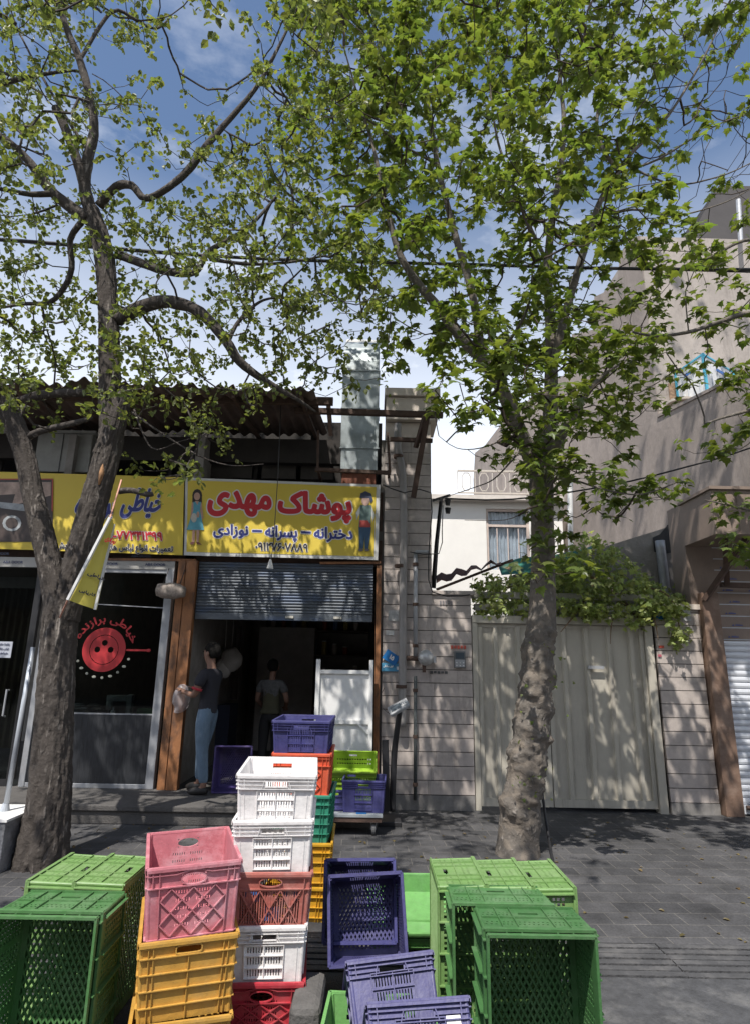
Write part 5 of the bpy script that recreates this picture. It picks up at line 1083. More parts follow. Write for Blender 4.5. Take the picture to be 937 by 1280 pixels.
# --- vine over the gate
vn = thing('climbing_vine', 'leafy green vine sprawling over the beams above the metal gate', 'vine', tuple(at(720, 775, 8.5)))
LV = [px3([(800, 775, 8.25, .03), (770, 745, 8.4, .028), (735, 720, 8.5, .022), (700, 715, 8.6, .016), (650, 730, 8.6, .010), (600, 742, 8.6, .006)]), px3([(770, 745, 8.4, .02), (800, 735, 8.3, .015), (835, 745, 8.1, .01), (850, 790, 7.9, .006)]), px3([(730, 720, 8.5, .014), (740, 690, 8.7, .008), (745, 675, 8.8, .004)]),
      px3([(745, 725, 8.45, .02), (720, 765, 8.0, .012), (700, 790, 7.95, .005)]), px3([(790, 745, 8.3, .014), (815, 770, 7.95, .009), (822, 800, 7.9, .004)]), px3([(780, 745, 8.3, .012), (765, 775, 7.97, .007), (762, 805, 7.93, .003)])]
b = MB()
for L in LV: P_, r_ = smoothpath(L, .05); b.tube(P_, r_, 7)
b.build('stems', mat('vine_stem', (.2, .13, .08), .9, .3), vn, smooth=True)
random.seed(44); b = MB(); V = []
def inpoly(x, y, P):
    c = False
    for i in range(len(P)):
        (x1, y1), (x2, y2) = P[i], P[i - 1]
        if (y1 > y) != (y2 > y) and x < (x2 - x1) * (y - y1) / (y2 - y1) + x1: c = not c
    return c
PA = [(682, 700), (712, 690), (728, 672), (752, 674), (775, 690), (800, 715), (832, 740), (856, 744), (866, 752), (850, 772), (858, 800), (842, 802), (833, 775), (812, 768), (812, 795), (798, 782), (780, 772), (745, 774), (722, 765), (706, 772), (692, 758), (684, 740)]
PB = [(592, 732), (620, 722), (662, 722), (700, 730), (700, 772), (660, 770), (594, 768)]
cl_ = []
while len(cl_) < 380:
    x_, y_ = U(680, 870), U(670, 805)
    if inpoly(x_, y_, PA): cl_.append(at(x_, y_, U(7.82, 8.0) if y_ > 755 or rnd() < .35 else U(8.05, 8.8)))
while len(cl_) < 540:
    x_, y_ = U(590, 700), U(720, 772)
    if inpoly(x_, y_, PB): cl_.append(at(x_, y_, U(7.95, 8.9)))
for p in cl_:
    for k in range(7): plane_leaf(b, p + rv() * U(.02, .13), (rv() + Vector((0, 0, -.4))).normalized(), (Vector((0, -.5, .8)) + rv() * .7).normalized(), U(.045, .095))
b.build('foliage', m_vin, vn)
# ================================================================== CRATES
def plast(name, c, dust=(.55, .5, .48), damt=.35, rough=.48, ds=5):
    return mat('plastic_' + name, c, rough, .16, 14, .15, 60, dirt=dust, dscale=ds, damt=damt)
def crate_parts(root, style, W, L, H, m, tap=.93, th=.004, mh=None):
    """body, rim and handles of one crate in its own coordinates: base centre at the origin, opening up"""
    def wall(k):
        n = [(0, -1), (1, 0), (0, 1), (-1, 0)][k]; tdir = (-n[1], n[0]); half = (L if k % 2 == 0 else W) / 2; span = W if k % 2 == 0 else L
        def P(u, v, d=0):
            s = tap + (1 - tap) * v / H; a = half * s - d if not style.startswith('nest') else half * s - d
            uu = u * s; return (n[0] * a + tdir[0] * uu, n[1] * a + tdir[1] * uu, v)
        return P, span
    body = MB(); rim = MB(); hand = MB()
    def slab(mb, P, u0, u1, v0, v1, holes, d0=0, d1=th):
        us = sorted({u0, u1} | {max(u0, min(u1, q)) for h in holes for q in h[:2]}); vs_ = sorted({v0, v1} | {max(v0, min(v1, q)) for h in holes for q in h[2:]})
        def void(i, j):
            if i < 0 or j < 0 or i >= len(us) - 1 or j >= len(vs_) - 1: return True
            a, c = (us[i] + us[i + 1]) / 2, (vs_[j] + vs_[j + 1]) / 2
            return any(h[0] < a < h[1] and h[2] < c < h[3] for h in holes)
        for i in range(len(us) - 1):
            for j in range(len(vs_) - 1):
                if void(i, j): continue
                a, c, e, f = us[i], us[i + 1], vs_[j], vs_[j + 1]
                mb.add([P(a, e, d0), P(c, e, d0), P(c, f, d0), P(a, f, d0), P(a, e, d1), P(c, e, d1), P(c, f, d1), P(a, f, d1)],
                       [(0, 1, 2, 3), (7, 6, 5, 4)] + ([(0, 4, 5, 1)] if void(i, j - 1) else []) + ([(3, 2, 6, 7)] if void(i, j + 1) else []) + ([(0, 3, 7, 4)] if void(i - 1, j) else []) + ([(1, 5, 6, 2)] if void(i + 1, j) else []))
    def rib(mb, P, ua, va, ub, vb, w=.004, out=.008, inn=-.0):
        du, dv_ = ub - ua, vb - va; l = math.hypot(du, dv_); nu, nv_ = -dv_ / l * w / 2, du / l * w / 2
        q = [(ua - nu, va - nv_), (ub - nu, vb - nv_), (ub + nu, vb + nv_), (ua + nu, va + nv_)]
        mb.hexa([P(*p, inn - .0003) for p in q] + [P(*p, -out) for p in q])
    def oval(mb, P, cu, cv, ru, rv_, n=28, pw=2.0, frame=True):
        def e(a): c, s = math.cos(a), math.sin(a); return (cu + ru * math.copysign(abs(c) ** (2 / pw), c), cv + rv_ * math.copysign(abs(s) ** (2 / pw), s))
        def rect(a):
            c, s = math.cos(a), math.sin(a); k = min(ru / max(1e-6, abs(c)), rv_ / max(1e-6, abs(s))); return (cu + c * k, cv + s * k)
        for i in range(n):
            a, c = 2 * math.pi * i / n + 1e-3, 2 * math.pi * (i + 1) / n + 1e-3; p, q, r_, t = e(a), e(c), rect(c), rect(a)
            mb.add([P(*p, 0), P(*q, 0), P(*r_, 0), P(*t, 0), P(*p, th), P(*q, th), P(*r_, th), P(*t, th)], [(0, 1, 2, 3), (7, 6, 5, 4), (0, 4, 5, 1)])
            if frame:
                f = lambda z, k: (cu + (z[0] - cu) * (1 + k / ru), cv + (z[1] - cv) * (1 + k / rv_))
                p2, q2 = f(p, .005), f(q, .005); hand.add([P(*p, -.009), P(*q, -.009), P(*q2, -.009), P(*p2, -.009), P(*p, .001), P(*q, .001), P(*q2, .001), P(*p2, .001)], [(0, 1, 2, 3), (0, 4, 5, 1), (3, 2, 6, 7)])
    for k in range(4):
        P, S = wall(k); h = S / 2; end = k % 2 == 0; holes = []
        if k == 2 and hand.v: hand.build('handle', mh or m, root, world=False); hand = MB()
        if style in ('slotted', 'navy'):
            gw = min(.085, S * .22) if end else S * .19; cols = [(-gw, -.004), (.004, gw)] if end else [(-2 * gw - .01, -gw - .01), (-gw, -.004), (.004, gw), (gw + .01, 2 * gw + .01)]
            rows = [(.030, .068), (.086, .124), (.140, .172)] if style == 'slotted' else [(.028, .078), (.094, .142), (.158, .2)]
            sc_ = H / .25; rows = [(a * sc_ * .95, c * sc_ * .95) for a, c in rows]
            for cu0, cu1 in cols:
                ns = max(5, int((cu1 - cu0) / .0125)); p = (cu1 - cu0) / ns
                for i in range(ns):
                    for r0, r1 in rows: holes.append((cu0 + p * i + p * .3, cu0 + p * i + p * .72, r0, r1 - .004))
            if end: holes.append((-.055, .055, H - .052, H - .026))
            slab(body, P, -h, h, 0, H, holes)
            lo, hi = cols[0][0] - .012, cols[-1][1] + .012
            for v in [rows[0][0] - .008, rows[0][1] + .002, rows[1][1] + .004, rows[2][1] + .006]: rib(body, P, lo, v, hi, v, .004, .009)
            for u in [lo, hi, 0] + ([] if end else [-gw - .005, gw + .005]): rib(body, P, u, rows[0][0] - .01, u, rows[2][1] + .008, .004, .0085)
            for u in (-h + .03, h - .03): rib(body, P, u, H - .062, u, H - .004, .004, .0105); rib(body, P, u, .002, u, H - .066, .003, .003)
            for v in (H - .026, H - .045, H - .064):
                if end and v == H - .045: rib(body, P, -h + .001, v, -.06, v, .004, .010); rib(body, P, .06, v, h - .001, v, .004, .010)
                elif not (style == 'navy' and v == H - .045): rib(body, P, -h, v, h, v, .004, .012)
            if end:
                rib(hand, P, -.06, H - .022, -.075, H - .064, .004, .011); rib(hand, P, .06, H - .022, .075, H - .064, .004, .011); rib(hand, P, -.058, H - .054, .058, H - .054, .004, .0115)
        elif style == 'diamond':
            if end:
                ru, rv_ = .052, .021; cv = H - .052; holes.append((-ru, ru, cv - rv_, cv + rv_))
            for g in (-1, 1):
                ns = 6 if end else 10; p = .0115 if end else .014
                for i in range(ns):
                    for r_ in range(5):
                        u = g * (.014 + i * p); v0 = H * (.16 + r_ * .115); holes.append((min(u, u + g * .0045), max(u, u + g * .0045), v0, v0 + .013))
            slab(body, P, -h, h, 0, H, holes)
            if end: oval(body, P, 0, cv, ru, rv_)
            for v in (H - .028, H - .078, .004):
                if v == H - .028 and end: rib(body, P, -h, v, -.075, v, .004, .010); rib(body, P, .075, v, h, v, .004, .010)
                else: rib(body, P, -h, v, h, v, .005, .011)
            if end:
                N_ = 8
                for i in range(N_):
                    u0 = -.075 + .15 * i / N_; u1 = -.075 + .15 * (i + 1) / N_; f = lambda u: H - .028 + .013 * math.cos(u / .075 * math.pi / 2)
                    rib(body, P, u0, f(u0), u1, f(u1), .004, .010)
            for u in (-h + .05, h - .05, -h + .022, h - .022): rib(body, P, u, H - .078 if abs(u) > h - .03 else .01, u, H - .004, .004, .010)
            nd = 3 if end else 4; cw = (2 * h - .11) / nd; v0, v1 = .012, H - .085; ch = (v1 - v0) / 2
            for i in range(nd):
                for j in range(2):
                    c0, c1, cm = -h + .055 + i * cw, -h + .055 + (i + 1) * cw, -h + .055 + (i + .5) * cw; b0, b1, bm2 = v0 + j * ch, v0 + (j + 1) * ch, v0 + (j + .5) * ch
                    for a, c in (((c0, bm2), (cm, b1)), ((cm, b1), (c1, bm2)), ((c0, bm2), (cm, b0)), ((cm, b0), (c1, bm2))): rib(body, P, *a, *c, .0045, .0085)
        elif style == 'latticed':                       # the faded red crate with open slots behind its lattice
            if end:
                ru, rv_ = .052, .018; cv = H - .038; holes.append((-ru, ru, cv - rv_, cv + rv_))
            n_ = int((2 * h - .08) / .0125)
            for i in range(n_): holes.append((-h + .04 + i * .0125 + .004, -h + .04 + i * .0125 + .0105, .022, H - .08))
            slab(body, P, -h, h, 0, H, holes)
            if end: oval(body, P, 0, cv, ru, rv_)
            for v in (H - .068, H - .018, .01): rib(body, P, -h, v, h, v, .005, .010)
            nd = 3 if end else 4; cw = (2 * h - .08) / nd
            for i in range(nd):
                c0, c1 = -h + .04 + i * cw, -h + .04 + (i + 1) * cw; vm = (.01 + H - .075) / 2
                for a, c in (((c0, .012), (c1, H - .072)), ((c0, H - .072), (c1, .012))): rib(body, P, *a, *c, .005, .0085)
                body.hexa([P(*q, .0045) for q in (((c0 + c1) / 2 - .03, vm + .03), ((c0 + c1) / 2, vm + .002), ((c0 + c1) / 2 + .03, vm + .03), ((c0 + c1) / 2, H - .072))] + [P(*q, .002) for q in (((c0 + c1) / 2 - .03, vm + .03), ((c0 + c1) / 2, vm + .002), ((c0 + c1) / 2 + .03, vm + .03), ((c0 + c1) / 2, H - .072))])
            for u in (-h + .028, h - .028): rib(body, P, u, .004, u, H - .004, .004, .010)
        elif style == 'ribbed':
            if end:
                ru, rv_ = .052, .014; cv = H - .034; holes.append((-ru, ru, cv - rv_, cv + rv_))
            slab(body, P, -h, h, 0, H, holes)
            if end: oval(body, P, 0, cv, ru, rv_, pw=5)
            nr = int(H / .062)
            for i in range(nr): rib(body, P, -h, H - .055 - i * .062, h, H - .055 - i * .062, .004, .012)
            for u in ((-h + .035, -h + .055, 0, h - .035, h - .055) if end else (-h + .05, -h + .15, -.08, 0, .08, h - .05, h - .15)): rib(body, P, u, .002, u, (H - .055 if u == 0 else H - .005), .0035, .0095)
            rib(body, P, -h, H - .018, -.058 if end else h, H - .018, .003, .009)
            if end: rib(body, P, .058, H - .018, h, H - .018, .003, .009)
        elif style == 'meshed':                         # tall vegetable crate: dotted end walls, square grid side walls
            if end:
                groups = [(-.215, -.15), (-.14, -.085), (-.07, .07), (.085, .14), (.15, .215)]; k_ = S / .46
                for (a, c) in groups:
                    a *= k_; c *= k_
                    for r_ in range(2):
                        if a < 0 < c and r_ == 0: continue
                        nn = max(3, int((c - a) / .019)); p = (c - a) / nn
                        for i in range(nn):
                            for q in range(2): 
                                v = H * (.20 + .42 * r_) + q * .026; uu = a + i * p + (p * .5 if q else 0) * .6; holes.append((uu + p * .2, uu + p * .62, v, v + .011))
                holes.append((-.045, .045, H * .22, H * .22 + .022))
            else:
                for i in range(int((S - .08) / .0235)):
                    for j in range(int((H - .06) / .0235)):
                        if (i % 6) == 5: continue
                        u = -S / 2 + .04 + i * .0235; v = .03 + j * .0235; holes.append((u, u + .0145, v, v + .0145))
            slab(body, P, -h, h, 0, H, holes)
            if end:
                for u in (-.145 * S / .46, -.078 * S / .46, .078 * S / .46, .145 * S / .46): rib(body, P, u, .006, u, H - .01, .004, .008)
                rib(body, P, -h + .01, H * .48, h - .01, H * .48, .004, .0075)
            else:
                for q in range(5): rib(body, P, -h + .02 + (S - .04) * q / 4, .004, -h + .02 + (S - .04) * q / 4, H - .01, .005, .022)
            rib(body, P, -h, .006, h, .006, .006, .010)
        elif style in ('plain', 'tray'):
            holes = [(-.045, .045, H - .06, H - .03)] if end and style == 'plain' else []
            if style == 'plain':
                for i in range(int(S / .03) - 3):
                    u = -h + .045 + i * .03; holes.append((u, u + .016, H * .25, H * .25 + .02)); holes.append((u, u + .016, H * .5, H * .5 + .02))
            slab(body, P, -h, h, 0, H, holes)
            for v in (H * .7, H * .18): rib(body, P, -h, v, h, v, .004, .010)
            for u in (-h + .04, 0, h - .04): rib(body, P, u, .004, u, H * .7, .004, .008)
        # rim: a rolled lip
        lw = .013 if style != 'meshed' else .009
        rim.hexa([P(-h - .004, H - .002, -lw), P(h + .004, H - .002, -lw), P(h + .004, H - .002, th + .001), P(-h - .004, H - .002, th + .001), P(-h - .004, H + .007, -lw * .8), P(h + .004, H + .007, -lw * .8), P(h + .004, H + .007, th), P(-h - .004, H + .007, th)])
        rim.hexa([P(-h - .004, H - .013, -lw), P(h + .004, H - .013, -lw), P(h + .004, H - .013, -lw + .003), P(-h - .004, H - .013, -lw + .003), P(-h - .004, H - .0025, -lw), P(h + .004, H - .0025, -lw), P(h + .004, H - .0025, -lw + .003), P(-h - .004, H - .0025, -lw + .003)])
    # rounded corner posts
    for sx_ in (-1, 1):
        for sy_ in (-1, 1):
            pts = [(sx_ * (W / 2 * (tap + (1 - tap) * t) - .006), sy_ * (L / 2 * (tap + (1 - tap) * t) - .006), H * t) for t in (0, 1)]
            body.tube(pts, .0095, 10)
    # base
    w2, l2 = W / 2 * tap - .001, L / 2 * tap - .001
    fl = lambda u, v, d=0: (u, v, .004 + d)
    if style in ('meshed', 'navy'):
        for (a, c, e, f) in ((-w2, w2, -l2, -l2 + .03), (-w2, w2, l2 - .03, l2), (-w2, -w2 + .03, -l2 + .0301, l2 - .0301), (w2 - .03, w2, -l2 + .0301, l2 - .0301)): body.box(a, c, e, f, .001, .006)
        st = .029 if style == 'meshed' else .022; m1, m2 = w2 - .028, l2 - .028; slope = 1.75
        for s in (-1, 1):
            c = -m2 * 1 - m1 * slope
            while c < m2 + m1 * slope:
                pts = []                                  # line y = s*slope*x + c clipped to the rectangle
                xs = [(-m1, -s * slope * m1 + c), (m1, s * slope * m1 + c)]
                xs += [(((q - c) / (s * slope)), q) for q in (-m2, m2)]
                pts = [p for p in xs if abs(p[0]) <= m1 + 1e-6 and abs(p[1]) <= m2 + 1e-6]
                if len(pts) >= 2 and (Vector(pts[0]) - Vector(pts[1])).length > .02:
                    zz = .0035 if s > 0 else .0065
                    body.bar((*pts[0], zz), (*pts[1], zz), .0088 if style == 'meshed' else .0085, .0029)
                c += st * slope
    else:
        holes = [] if style == 'tray' else [( -w2 + .03 + i * .03, -w2 + .044 + i * .03, -l2 + .03 + j * .035, -l2 + .05 + j * .035) for i in range(int((2 * w2 - .06) / .03)) for j in range(int((2 * l2 - .06) / .035))]
        slab(body, lambda u, v, d=0: (u, v, .002 + d), -w2, w2, -l2, l2, holes, 0, .003)
    body.build('basket', m, root, world=False); rim.build('rim', m, root, world=False)
    if hand.v: hand.build('handle', mh or m, root, world=False)
_proto = {}
def crate(style, W, L, H, m, loc, rot, label, group=None, name='plastic_crate', tap=.93):
    key = (style, round(W, 3), round(L, 3), round(H, 3), m.name)
    if key in _proto:
        o = copy_tree(_proto[key]); o.location = loc; o.rotation_euler = rot; o['label'] = label
        if 'group' in o: del o['group']
        if group: o['group'] = group
        return o
    o = thing(name, label, 'crate', loc, rot, group); crate_parts(o, style, W, L, H, m, tap); _proto[key] = o; return o
c_white = plast('white', (.78, .76, .75), (.55, .52, .5), .3); c_pink = plast('sun_faded_red', (.50, .17, .20), (.64, .42, .46), .8, ds=3.5); c_salm = plast('faded_brick', (.40, .13, .105), (.50, .32, .29), .6); c_dred = plast('deep_red', (.42, .03, .045), (.5, .25, .24), .3)
c_yel = plast('mustard', (.50, .28, .055), (.40, .27, .12), .4); c_yel2 = plast('amber', (.56, .30, .02), (.3, .2, .05), .4); c_navy = plast('violet_blue', (.052, .050, .15), (.17, .17, .28), .5, ds=4); c_navy2 = plast('dark_navy', (.05, .05, .17), (.12, .12, .22), .4)
c_org = plast('orange_red', (.62, .10, .045), (.5, .2, .13), .4); c_teal = plast('teal_green', (.03, .22, .14), (.1, .2, .15), .4); c_grn = plast('leaf_green', (.065, .17, .055), (.18, .27, .155), .55, ds=4); c_lgrn = plast('light_green', (.15, .27, .085), (.26, .35, .18), .5, ds=4); c_dgrn = plast('grass_green', (.05, .14, .045), (.15, .23, .125), .5, ds=4)
c_lime = plast('lime', (.14, .33, .10), (.22, .38, .19), .35); c_lime2 = plast('yellow_green', (.26, .42, .03), (.3, .4, .1), .3); c_purp = plast('dusty_purple', (.07, .05, .18), (.2, .17, .22), .5)

# white and red stack
Ys = 3.3; g = 'crates in the white and red stack'
def stackx(px, py, Y): return X(px, py, Y)
lv = [971, 1030, 1094, 1163, 1232]; zt = [at(349, y, Ys).z for y in lv]; zt.append(max(.0, zt[-1] - .235))
W_ = (at(396, 971, Ys) - at(301, 971, Ys)).length * 1.0; cxs = [X((301 + 396) / 2, 971, Ys), X(346, 1032, Ys), X(340, 1096, Ys), X(336.5, 1163, Ys), X(330, 1232, Ys)]
sty = [('slotted', c_white, 'white crate on top of the tallest front stack, its open inside visible'), ('slotted', c_white, 'second white crate down, resting on the faded red lattice crate'), ('latticed', c_salm, 'faded brick red crate with crossed lattice between two white crates'), ('slotted', c_white, 'lowest white crate, between the faded red and the deep red crate'), ('diamond', c_dred, 'deep red crate at the bottom of the white crate stack')]
for i, (s, m, l) in enumerate(sty):
    hh = zt[i] - zt[i + 1] + .008; crate(s, round(W_, 3), .56, round(hh, 3), m, (cxs[i] - .035, Ys + .28, zt[i + 1]), (R(.5 * (-1) ** i), R(.6 * (-1) ** i), R([5, 4, 6, 3.5, 5][i])), l, g)
# printed scraps inside the faded red crate
for k, (dx, dz) in enumerate(((-.1, .13), (.085, .14), (.0, .05))):
    z0 = zt[3] + dz; x0_ = cxs[2] + dx; b = MB(); b.box(x0_ - .035, x0_ + .035, Ys + .055, Ys + .06, z0 - .03, z0 + .03); tag(b.build('paper_scrap', mat('blue_scrap', (.04, .14, .42), .7)), ['blue paper scrap at the left inside the lattice crate', 'blue paper scrap at the right inside the lattice crate', 'lowest blue paper scrap inside the lattice crate'][k], 'paper', 'blue paper scraps in the lattice crate')
# red on yellow stack
Yr = 3.0; g = 'crates in the red and yellow stack'; zr0 = at(240, 1087, Yr).z; zr1 = at(232, 1180, Yr).z; Wr = (at(297, 1087, Yr) - at(185, 1087, Yr)).length
crate('diamond', round(Wr, 3), .56, round(zr0 - zr1, 3), c_pink, (X(234, 1140, Yr) - .075, Yr + .30, zr1 + .014), (R(1), R(-1.2), R(19)), 'sun faded pink red crate with an oval handle on top of the yellow crates', g)
crate('ribbed', round(Wr + .01, 3), .56, .30, c_yel, (X(228, 1230, Yr) - .075, Yr + .30, zr1 - .295), (0, R(-.5), R(18)), 'mustard yellow ribbed crate directly under the pink red crate', g)
crate('ribbed', round(Wr + .01, 3), .56, round(zr1 - .30, 3), c_yel, (X(224, 1260, Yr) - .07, Yr + .30, .0), (0, 0, R(16)), 'bottom yellow ribbed crate, mostly below the picture edge', g)
# back stack
Yq = 4.6; g = 'crates in the back stack behind the white ones'; lvq = [902, 943, 995, 1055, 1110]; zq = [at(377, y, Yq).z for y in lvq] + [0.0]; Wq = (at(412, 902, Yq) - at(342, 902, Yq)).length
for i, (s, m, l, px, rz) in enumerate((('navy', c_navy2, 'dark blue crate on top of the back stack in front of the shop door', 377, 0), ('diamond', c_org, 'orange red crate under the dark blue one in the back stack', 376.5, 1), ('ribbed', c_teal, 'teal green crate in the middle of the back stack', 377, -1), ('ribbed', c_yel2, 'upper amber crate of the back stack, below the teal one', 376, 1.5), ('ribbed', c_yel2, 'lowest amber crate of the back stack', 371, -1))):
    crate(s, round(Wq, 3), .55, round(zq[i] - zq[i + 1], 3), m, (X(px, lvq[i], Yq), Yq + .275, zq[i + 1]), (0, 0, R(rz)), l, g)
# green crates standing on end, openings towards the street
def standing(px0, px1, pyf, m, label, W=None, L=.6, H=.27, rz=0, group='green crates standing on end', sidew=None, zt_=None):
    zt_ = zt_ or L; a_, c_ = atz(px0, pyf, zt_), atz(px1, pyf, zt_); W = W or round((c_ - a_).length, 3); xc = (a_.x + c_.x) / 2; yf = (a_.y + c_.y) / 2
    return crate('meshed', W, L, H, m, (xc, yf + H, L / 2 * .995), (R(90), 0, R(rz)), label, group, tap=.97)
_names = []
_names.append(standing(602, 744, 1163, c_dgrn, 'nearest green crate at the right, standing on end with its open side to the camera', W=.46).name)
standing(562, 695, 1131, c_grn, 'middle green crate at the right, standing on end just behind the nearest one', W=.46)
_names.append(standing(-4, 128, 1140, c_grn, 'green crate at the left edge, standing on end with its mesh facing the camera', W=.46).name)
def nested(o, label):
    c = copy_tree(o); c['label'] = label; c.scale = (.955, .97, .955); c.location = Vector(o.location) + Vector((0, -.05, 0)); return c
nested(bpy.data.objects[_names[0]], 'green crate nested inside the nearest green crate at the right')
nested(bpy.data.objects[_names[1]], 'green crate nested inside the green crate at the left edge')
def sideways(px0, px1, pyf, m, label, H, rz, W=.46, L=.6):
    a_, c_ = atz(px0, pyf, L), atz(px1, pyf, L); xc = (a_.x + c_.x) / 2; yf = (a_.y + c_.y) / 2
    # opening towards +x (rz=90) or -x (rz=-90)
    off = -H / 2 if rz > 0 else H / 2
    return crate('meshed', W, L, H, m, (xc + off, yf + W / 2, L / 2 * .995), (R(90), 0, R(rz)), label, 'green crates standing on end', tap=.97)
sideways(550, 605, 1106, c_lgrn, 'light green crate on end at the left of a row of three', .25, 90)
sideways(609, 661, 1108, c_lgrn, 'light green crate on end in the middle of a row of three', .25, 90)
sideways(665, 711, 1110, c_lgrn, 'light green crate on end at the right of a row of three, beside bare pavement', .24, 90)
sideways(38, 95, 1102, c_lgrn, 'light green crate on end beside the furrowed trunk', .25, -90)
sideways(99, 150, 1103, c_lgrn, 'light green crate on end between the left edge crates and the pink red crate', .25, -90)
# blue crates and the lime ones they lie on
T_ = atz(500, 1190, .1); crate('tray', .62, .60, .10, c_lime, (T_.x + .13, 3.95 + .3, .16), (R(12), 0, R(1)), 'bright green shallow crate with a plain floor behind the leaning blue crate', 'bright green flat crates')
crate('plain', .40, .40, .16, c_lime, (T_.x + .22, 4.42, 0), (0, 0, R(-2)), 'bright green crate under the shallow plain floored one', 'bright green flat crates')
p = at(455, 1150, 3.52); crate('navy', .37, .37, .25, c_navy, (p.x + .005, p.y + .20, p.z - .055), (R(72), R(-3), R(3)), 'violet blue crate leaning upright with its open inside facing the street', 'violet blue crates')
p = at(446, 1142, 3.6); crate('navy', .37, .37, .25, c_navy2, (p.x + .01, p.y + .33, p.z - .045), (R(72), R(-1), R(1)), 'dark blue crate just behind the upright leaning blue crate', 'violet blue crates')
crate('plain', .46, .40, .19, c_lime, (X(470, 1260, 2.9) + .02, 2.98, .04), (0, 0, R(-3)), 'bright green crate at the bottom edge under the tipped blue crates', 'bright green flat crates')
def tipped(px, py, Y, W, tilt, rz, label, H=.25, L=.5, roll=0):
    """centre of the upper front edge of the rim sits at the measured point"""
    T = at(px, py, Y); rot = Matrix.Rotation(R(rz), 4, 'Z') @ Matrix.Rotation(R(roll), 4, 'Y') @ Matrix.Rotation(R(-tilt), 4, 'X'); off = rot @ Vector((0, -L / 2, H)); loc = T - off
    return crate('navy', W, L, H, c_navy, tuple(loc), rot.to_euler(), label, 'violet blue crates')
tipped(487, 1197, 3.13, .375, 42, 8, 'violet blue crate tipped back so its slotted end faces up', roll=-4)
o = tipped(522, 1252, 2.75, .385, 42, 5, 'nearest violet blue crate at the bottom edge, with a white label', roll=-2)
b = MB(); b.add([(.10, -.25 * .965 - .004, .12), (.155, -.25 * .965 - .004, .12), (.155, -.25 * .985 - .004, .20), (.10, -.25 * .985 - .004, .20)], [(0, 1, 2, 3)])
b.build('paper_label', m_white, o, world=False)
cb_ = thing('concrete_block', 'rough dark grey concrete block between the crate stacks at the bottom', 'block', tuple(atz(398, 1245, .2)))
q = parent_origin(cb_); b = MB(); b.box(q.x - .12, q.x + .02, q.y - .1, q.y + .25, 0, .2); b.build('block', mat('dark_concrete', (.10, .095, .09), .95, .3, 8, .8, 50), cb_, bevel=.03)

# ================================================================== TROLLEY, SCALE AND CRATES IN THE DOORWAY
Yc = 6.75; zdk = at(440, 1018, Yc - .0).z; xk1 = X(478, 1018, Yc); xk0 = xk1 - 1.0
tl = thing('platform_trolley', 'flat wheeled trolley with a worn board deck in front of the open shop', 'trolley', ((xk0 + xk1) / 2, Yc + .3, 0))
MB().box(xk0, xk1, Yc, Yc + .62, zdk - .03, zdk).build('deck', mat('worn_board', (.28, .31, .33), .7, .4, 6, dirt=(.12, .1, .09), dscale=6, damt=.7), tl, bevel=.004)
MB().box(xk0 + .02, xk1 - .01, Yc + .01, Yc + .6, zdk - .075, zdk - .031).build('frame', m_rust, tl)
MB().box(X(445, 1018, Yc), X(458, 1018, Yc), Yc + .02, Yc + .1, zdk + .001, zdk + .003).build('blue_tape', m_bl, tl)
for (wx_, wy_) in ((xk1 - .09, Yc + .08), (xk0 + .09, Yc + .08), (xk1 - .09, Yc + .52), (xk0 + .09, Yc + .52)):
    w_ = MB().tube([(wx_ - .018, wy_, .058), (wx_ + .018, wy_, .058)], .058, 20).build('wheel', mat('grey_rubber', (.12, .12, .12), .7), tl)
    MB().tube([(wx_ - .02, wy_, .058), (wx_ + .02, wy_, .058)], .03, 14).build('hub', m_alu, w_)
    b = MB(); b.bar((wx_ - .026, wy_, .05), (wx_ - .026, wy_, zdk - .076), .035, .005, (1, 0, 0)); b.bar((wx_ + .026, wy_, .05), (wx_ + .026, wy_, zdk - .076), .035, .005, (1, 0, 0)); b.box(wx_ - .04, wx_ + .04, wy_ - .04, wy_ + .04, zdk - .085, zdk - .0751); b.build('fork', m_alu, tl)
Wt = X(480, 963, Yc + .05) - X(428, 963, Yc + .05); ht = at(454, 977, Yc + .05).z - zdk
crate('navy', round(Wt, 3), .42, round(max(.2, ht), 3), c_navy2, (X(455, 990, Yc + .05), Yc + .27, zdk + .002), (0, 0, R(-2)), 'dark blue crate standing on the wheeled trolley', 'crates at the shop door')
crate('ribbed', .36, .40, .2, c_navy2, (X(416, 990, Yc + .1), Yc + .3, zdk + .002), (0, 0, R(3)), 'dark blue crate on the trolley half hidden by the back stack', 'crates at the shop door')
Yl = 7.15; zl_ = at(440, 975, Yl).z
crate('plain', .52, .40, .20, c_lime2, (X(440, 985, Yl), Yl + .22, zl_ - .24), (0, 0, 0), 'lower yellow green crate at the shop door beneath the tilted one', 'crates at the shop door')
crate('plain', .52, .40, .20, c_lime2, (X(440, 960, Yl), Yl + .25, zl_ - .02), (R(24), 0, 0), 'upper yellow green crate tilted towards the street at the shop door', 'crates at the shop door')
st_ = thing('low_stool', 'low dark stand carrying the yellow green crates at the shop door', 'stand', (X(440, 1000, Yl), Yl + .2, 0))
q = X(440, 1000, Yl); zst = zl_ - .245
MB().box(q - .26, q + .26, Yl + .02, Yl + .42, zst - .03, zst).build('top', m_black, st_)
for s1 in (-1, 1):
    for s2 in (.05, .39): MB().box(q + s1 * .24 - .02, q + s1 * .24 + .02, Yl + s2 - .02, Yl + s2 + .02, 0, zst - .031).build('leg', m_black, st_)
crate('navy', .42, .5, .26, c_purp, (X(287, 985, 7.75), 8.0, FLZ + .26), (R(88), 0, R(4)), 'dusty purple crate lying on its side on the shop doorstep', 'crates at the shop door')
bpy.data.objects[-1] if False else None
